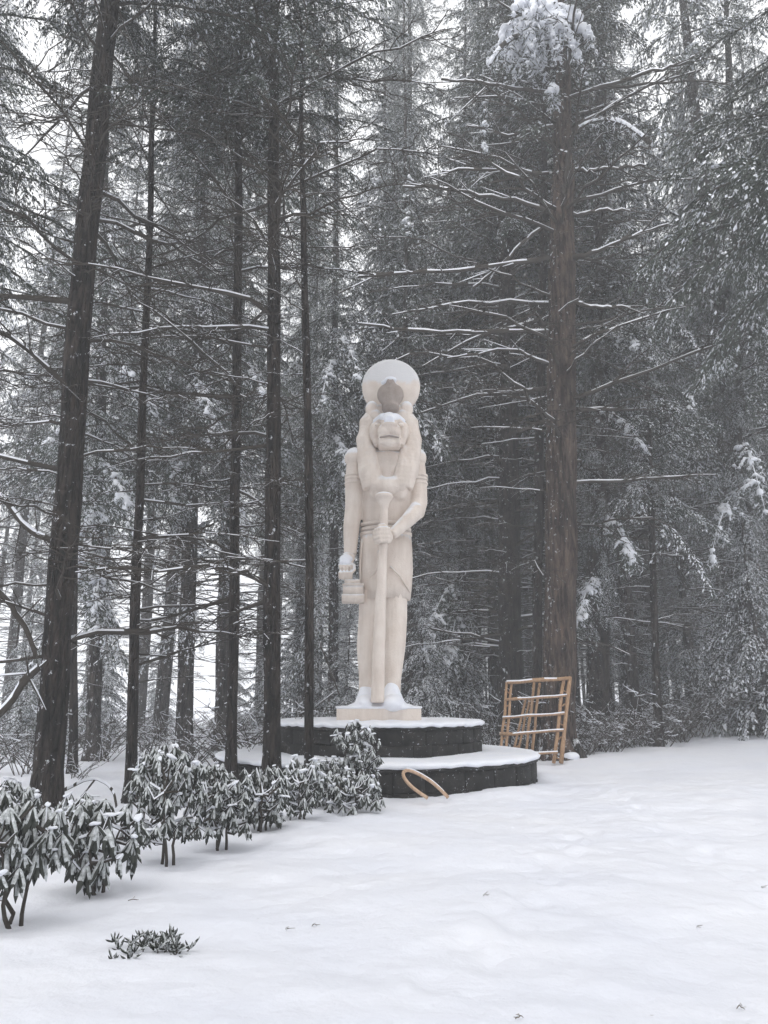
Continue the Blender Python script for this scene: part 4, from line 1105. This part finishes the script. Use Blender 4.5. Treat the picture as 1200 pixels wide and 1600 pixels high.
rhodo(225, 1290, 10.0, (195, 1150, 300, 1275), 26, 'rhododendron peeping out behind the tall one', 40, 2)
rhodo(120, 1330, 8.6, (70, 1235, 175, 1320), 22, 'small rhododendron between the nearest ones and the arched stem', 41, 2)
rhodo(330, 1290, 10.6, (290, 1195, 385, 1290), 22, 'rhododendron in the back of the row by the narrow brown trunk', 42, 2)
rhodo(505, 1268, 12.2, (470, 1180, 545, 1262), 22, 'rhododendron in the back of the row below the upper tier', 43, 2)

# ------------------------------------------------------------------ small things in the snow
def sprig(px, py, lab, seed, n=30, spread=.27):
    rng = np.random.default_rng(seed)
    D = None
    ang = math.atan((py - 800) / FPX) - PITCH; D = EYE / math.tan(ang); c = W(px, py, D); c[2] = float(ground_z(c[0], D))
    root = thing('evergreen_seedling', c, lab, 'plant')
    tw = MB()
    for k in range(n):
        a = rng.uniform(0, 6.28); rr = spread * rng.uniform(.1, 1) ** .7
        b = c + np.array([math.cos(a) * rr, math.sin(a) * rr * .9, -.02]); hgt = rng.uniform(.01, .07)
        e = b + np.array([rng.normal(0, .02), rng.normal(0, .02), hgt])
        tw.tube([b, (b + e) / 2, e], [.004, .004, .003], 5)
        for j in range(7):
            a2 = j * .9 + rng.uniform(-.2, .2)
            place('leaf', bare_leafs[rng.integers(4)] if j % 3 else leafs[2], root, e, a2, rng.uniform(.3, 1.3), rng.uniform(.24, .42), rng.uniform(-.5, .5))
    part('twigs', tw, [M_TWIG], root)['kind'] = 'stuff'
sprig(235, 1485, 'small dark green seedling poking through the near snow', 51)
M_DRY = newmat('dry_stalk')[0]; M_DRY.node_tree.nodes['Principled BSDF'].inputs['Base Color'].default_value = (0.17, 0.14, 0.11, 1)
def litter(px, py, L, az_, lab, seed, h=.01, name='fallen_twig'):
    rng = np.random.default_rng(seed)
    ang = math.atan((py - 800) / FPX) - PITCH; D = EYE / math.tan(ang); c = W(px, py, D); c[2] = float(ground_z(c[0], D)) + .05 * mnoise.noise(Vector((c[0] * .8, c[1] * .8, 0)))
    L *= .30; h *= .5
    q = [c + np.array([math.cos(az_) * L * t, math.sin(az_) * L * t, h + .012 * t * (1 - t) * 4 + rng.normal(0, .004)]) for t in np.linspace(0, 1, 6)]
    mb = MB(); mb.tube(q, [.002, .003, .003, .0028, .002, .0015], 6, 0, 1, .006, thr=.5)
    for k in range(3):
        e = q[2 + k] + np.array([rng.normal(0, .025), rng.normal(0, .025), rng.uniform(.0, .015)]); mb.tube([q[2 + k], e], [.0025, .0015], 5)
    o = link(name, mb.mesh(name, [M_DRY, M_SNOW], c)); o.location = c; tag(o, lab, 'twig')
for k, (px, py, L, a, lab) in enumerate(((755, 1408, .14, .1, 'short dark twig lying alone in the middle of the snow'), (448, 1448, .12, 1.9, 'tiny upright twig left of centre in the snow'), (487, 1442, .13, .3, 'forked grass stem beside the tiny upright twig'),
        (1193, 1395, .12, 1.5, 'dark twig stub at the very edge of the near snow'), (805, 1588, .14, -.1, 'brownish twig lowest in the snow'), (1150, 1568, .14, -.3, 'light brown twig near the lower corner of the snow'),
        (200, 1405, .28, .5, 'long thin stalk half buried beside the bare-stemmed rhododendron'), (1090, 1455, .08, 1.4, 'thin grass blade in the snow above the lower corner'))):
    litter(px, py, L, a, lab, 60 + k)

# leaning dark stump and log beside the frame
def odds():
    rng = np.random.default_rng(8)
    c = W(905, 1186, 20.2); c[2] = float(ground_z(c[0], 20.2))
    root = thing('broken_stump', c, 'short black broken stump leaning beside the timber frame', 'stump')
    m = MB(); m.tube([c + np.array([.12, 0, -.1]), c + np.array([0, 0, .2]), c + np.array([-.08, 0, .46])], [.13, .11, .07], 10, 0, noise=.08, rng=rng); part('wood', m, [M_BARK_DARK], root)
    m = MB(); m.ellipsoid(c + np.array([-.3, 0, .05]), (.32, .25, .14)); part('snow_cover', m, [M_SNOW], root, True)
    # arched snow-covered stem behind the shrubs
    root = thing('arched_stem', W(182, 1250, 12.0), 'thin bent stem arching over under snow behind the bare-stemmed rhododendron', 'plant')
    q = np.array([W(x, y, 12.0) for x, y in ((182, 1262), (178, 1240), (168, 1226), (150, 1217), (132, 1220), (116, 1228), (100, 1236))])
    ts = np.linspace(0, 6, 20); q = np.stack([np.interp(ts, np.arange(7), q[:, k]) for k in range(3)], 1)
    m = MB(); m.tube(q, .014, 8, 0, 1, .03, thr=-.1, rng=rng); part('stem', m, [M_TWIG, M_SNOW], root)
    m = MB(); m.tube([W(150, 1217, 12), W(138, 1232, 12), W(126, 1246, 12)], .008, 6, 0, 1, .015, rng=rng); part('side_shoot', m, [M_TWIG, M_SNOW], root)
    # heavy snowy boughs leaning in from the outer edge by the thick trunk
    for k, (pts, D, r, lab) in enumerate((([(-30, 1140), (10, 1105), (35, 1070), (60, 1045)], 11.2, .05, 'thick broken limb with snow leaning up to the thick leaning trunk'),
            ([(-30, 750), (5, 780), (30, 812), (50, 835), (78, 845)], 11.0, .035, 'snow-loaded curved limb pointing at the thick leaning trunk above the shrubs'),
            ([(-20, 905), (15, 945), (40, 985), (58, 1030)], 11.0, .035, 'bare limb sloping down to the thick leaning trunk'),
            ([(915, 1110), (935, 1135), (955, 1160), (975, 1180)], 22.0, .03, 'thin fallen pole slanting in front of the growth-wrapped trunk'),
            ([(500, 1005), (515, 1045), (530, 1085)], 19.5, .02, 'thin slanting stick between the thin straight trunk and the statue'))):
        P_ = np.array([W(x, y, D) for x, y in pts]); n = len(P_); ts = np.linspace(0, n - 1, 12)
        q = np.stack([np.interp(ts, np.arange(n), P_[:, j]) for j in range(3)], 1) + rng.normal(0, .01, (12, 3))
        root = thing('leaning_limb', q[0], lab, 'branch')
        m = MB(); m.tube(q, np.linspace(r, r * .8, 12), 8, 0, 1, .05, thr=.2, rng=rng)
        for _ in range(4):
            i = rng.integers(2, 11); d = rng.normal(0, .35, 3); m.tube([q[i], q[i] + d * .5, q[i] + d], [r * .3, r * .25, .005], 5, 0, 1, .02, rng=rng)
        part('wood', m, [M_TWIG, M_SNOW], root)
odds()

# ------------------------------------------------------------------ mist between the trees
def haze():
    m = bpy.data.materials.new('mist'); m.use_nodes = True; nt = m.node_tree; nt.nodes.clear()
    out = nt.nodes.new('ShaderNodeOutputMaterial'); v = nt.nodes.new('ShaderNodeVolumePrincipled')
    v.inputs['Color'].default_value = (0.95, 0.96, 0.97, 1); v.inputs['Density'].default_value = HAZE; v.inputs['Anisotropy'].default_value = 0.2
    nt.links.new(v.outputs[0], out.inputs['Volume'])
    mb = MB(); mb.box((-425, -416, -3.5), (425, 434, 45)); o = link('haze', mb.mesh('haze', [m]))
    tag(o, 'pale snow mist hanging between the trees', kind='stuff')
if HAZE > 0: haze()
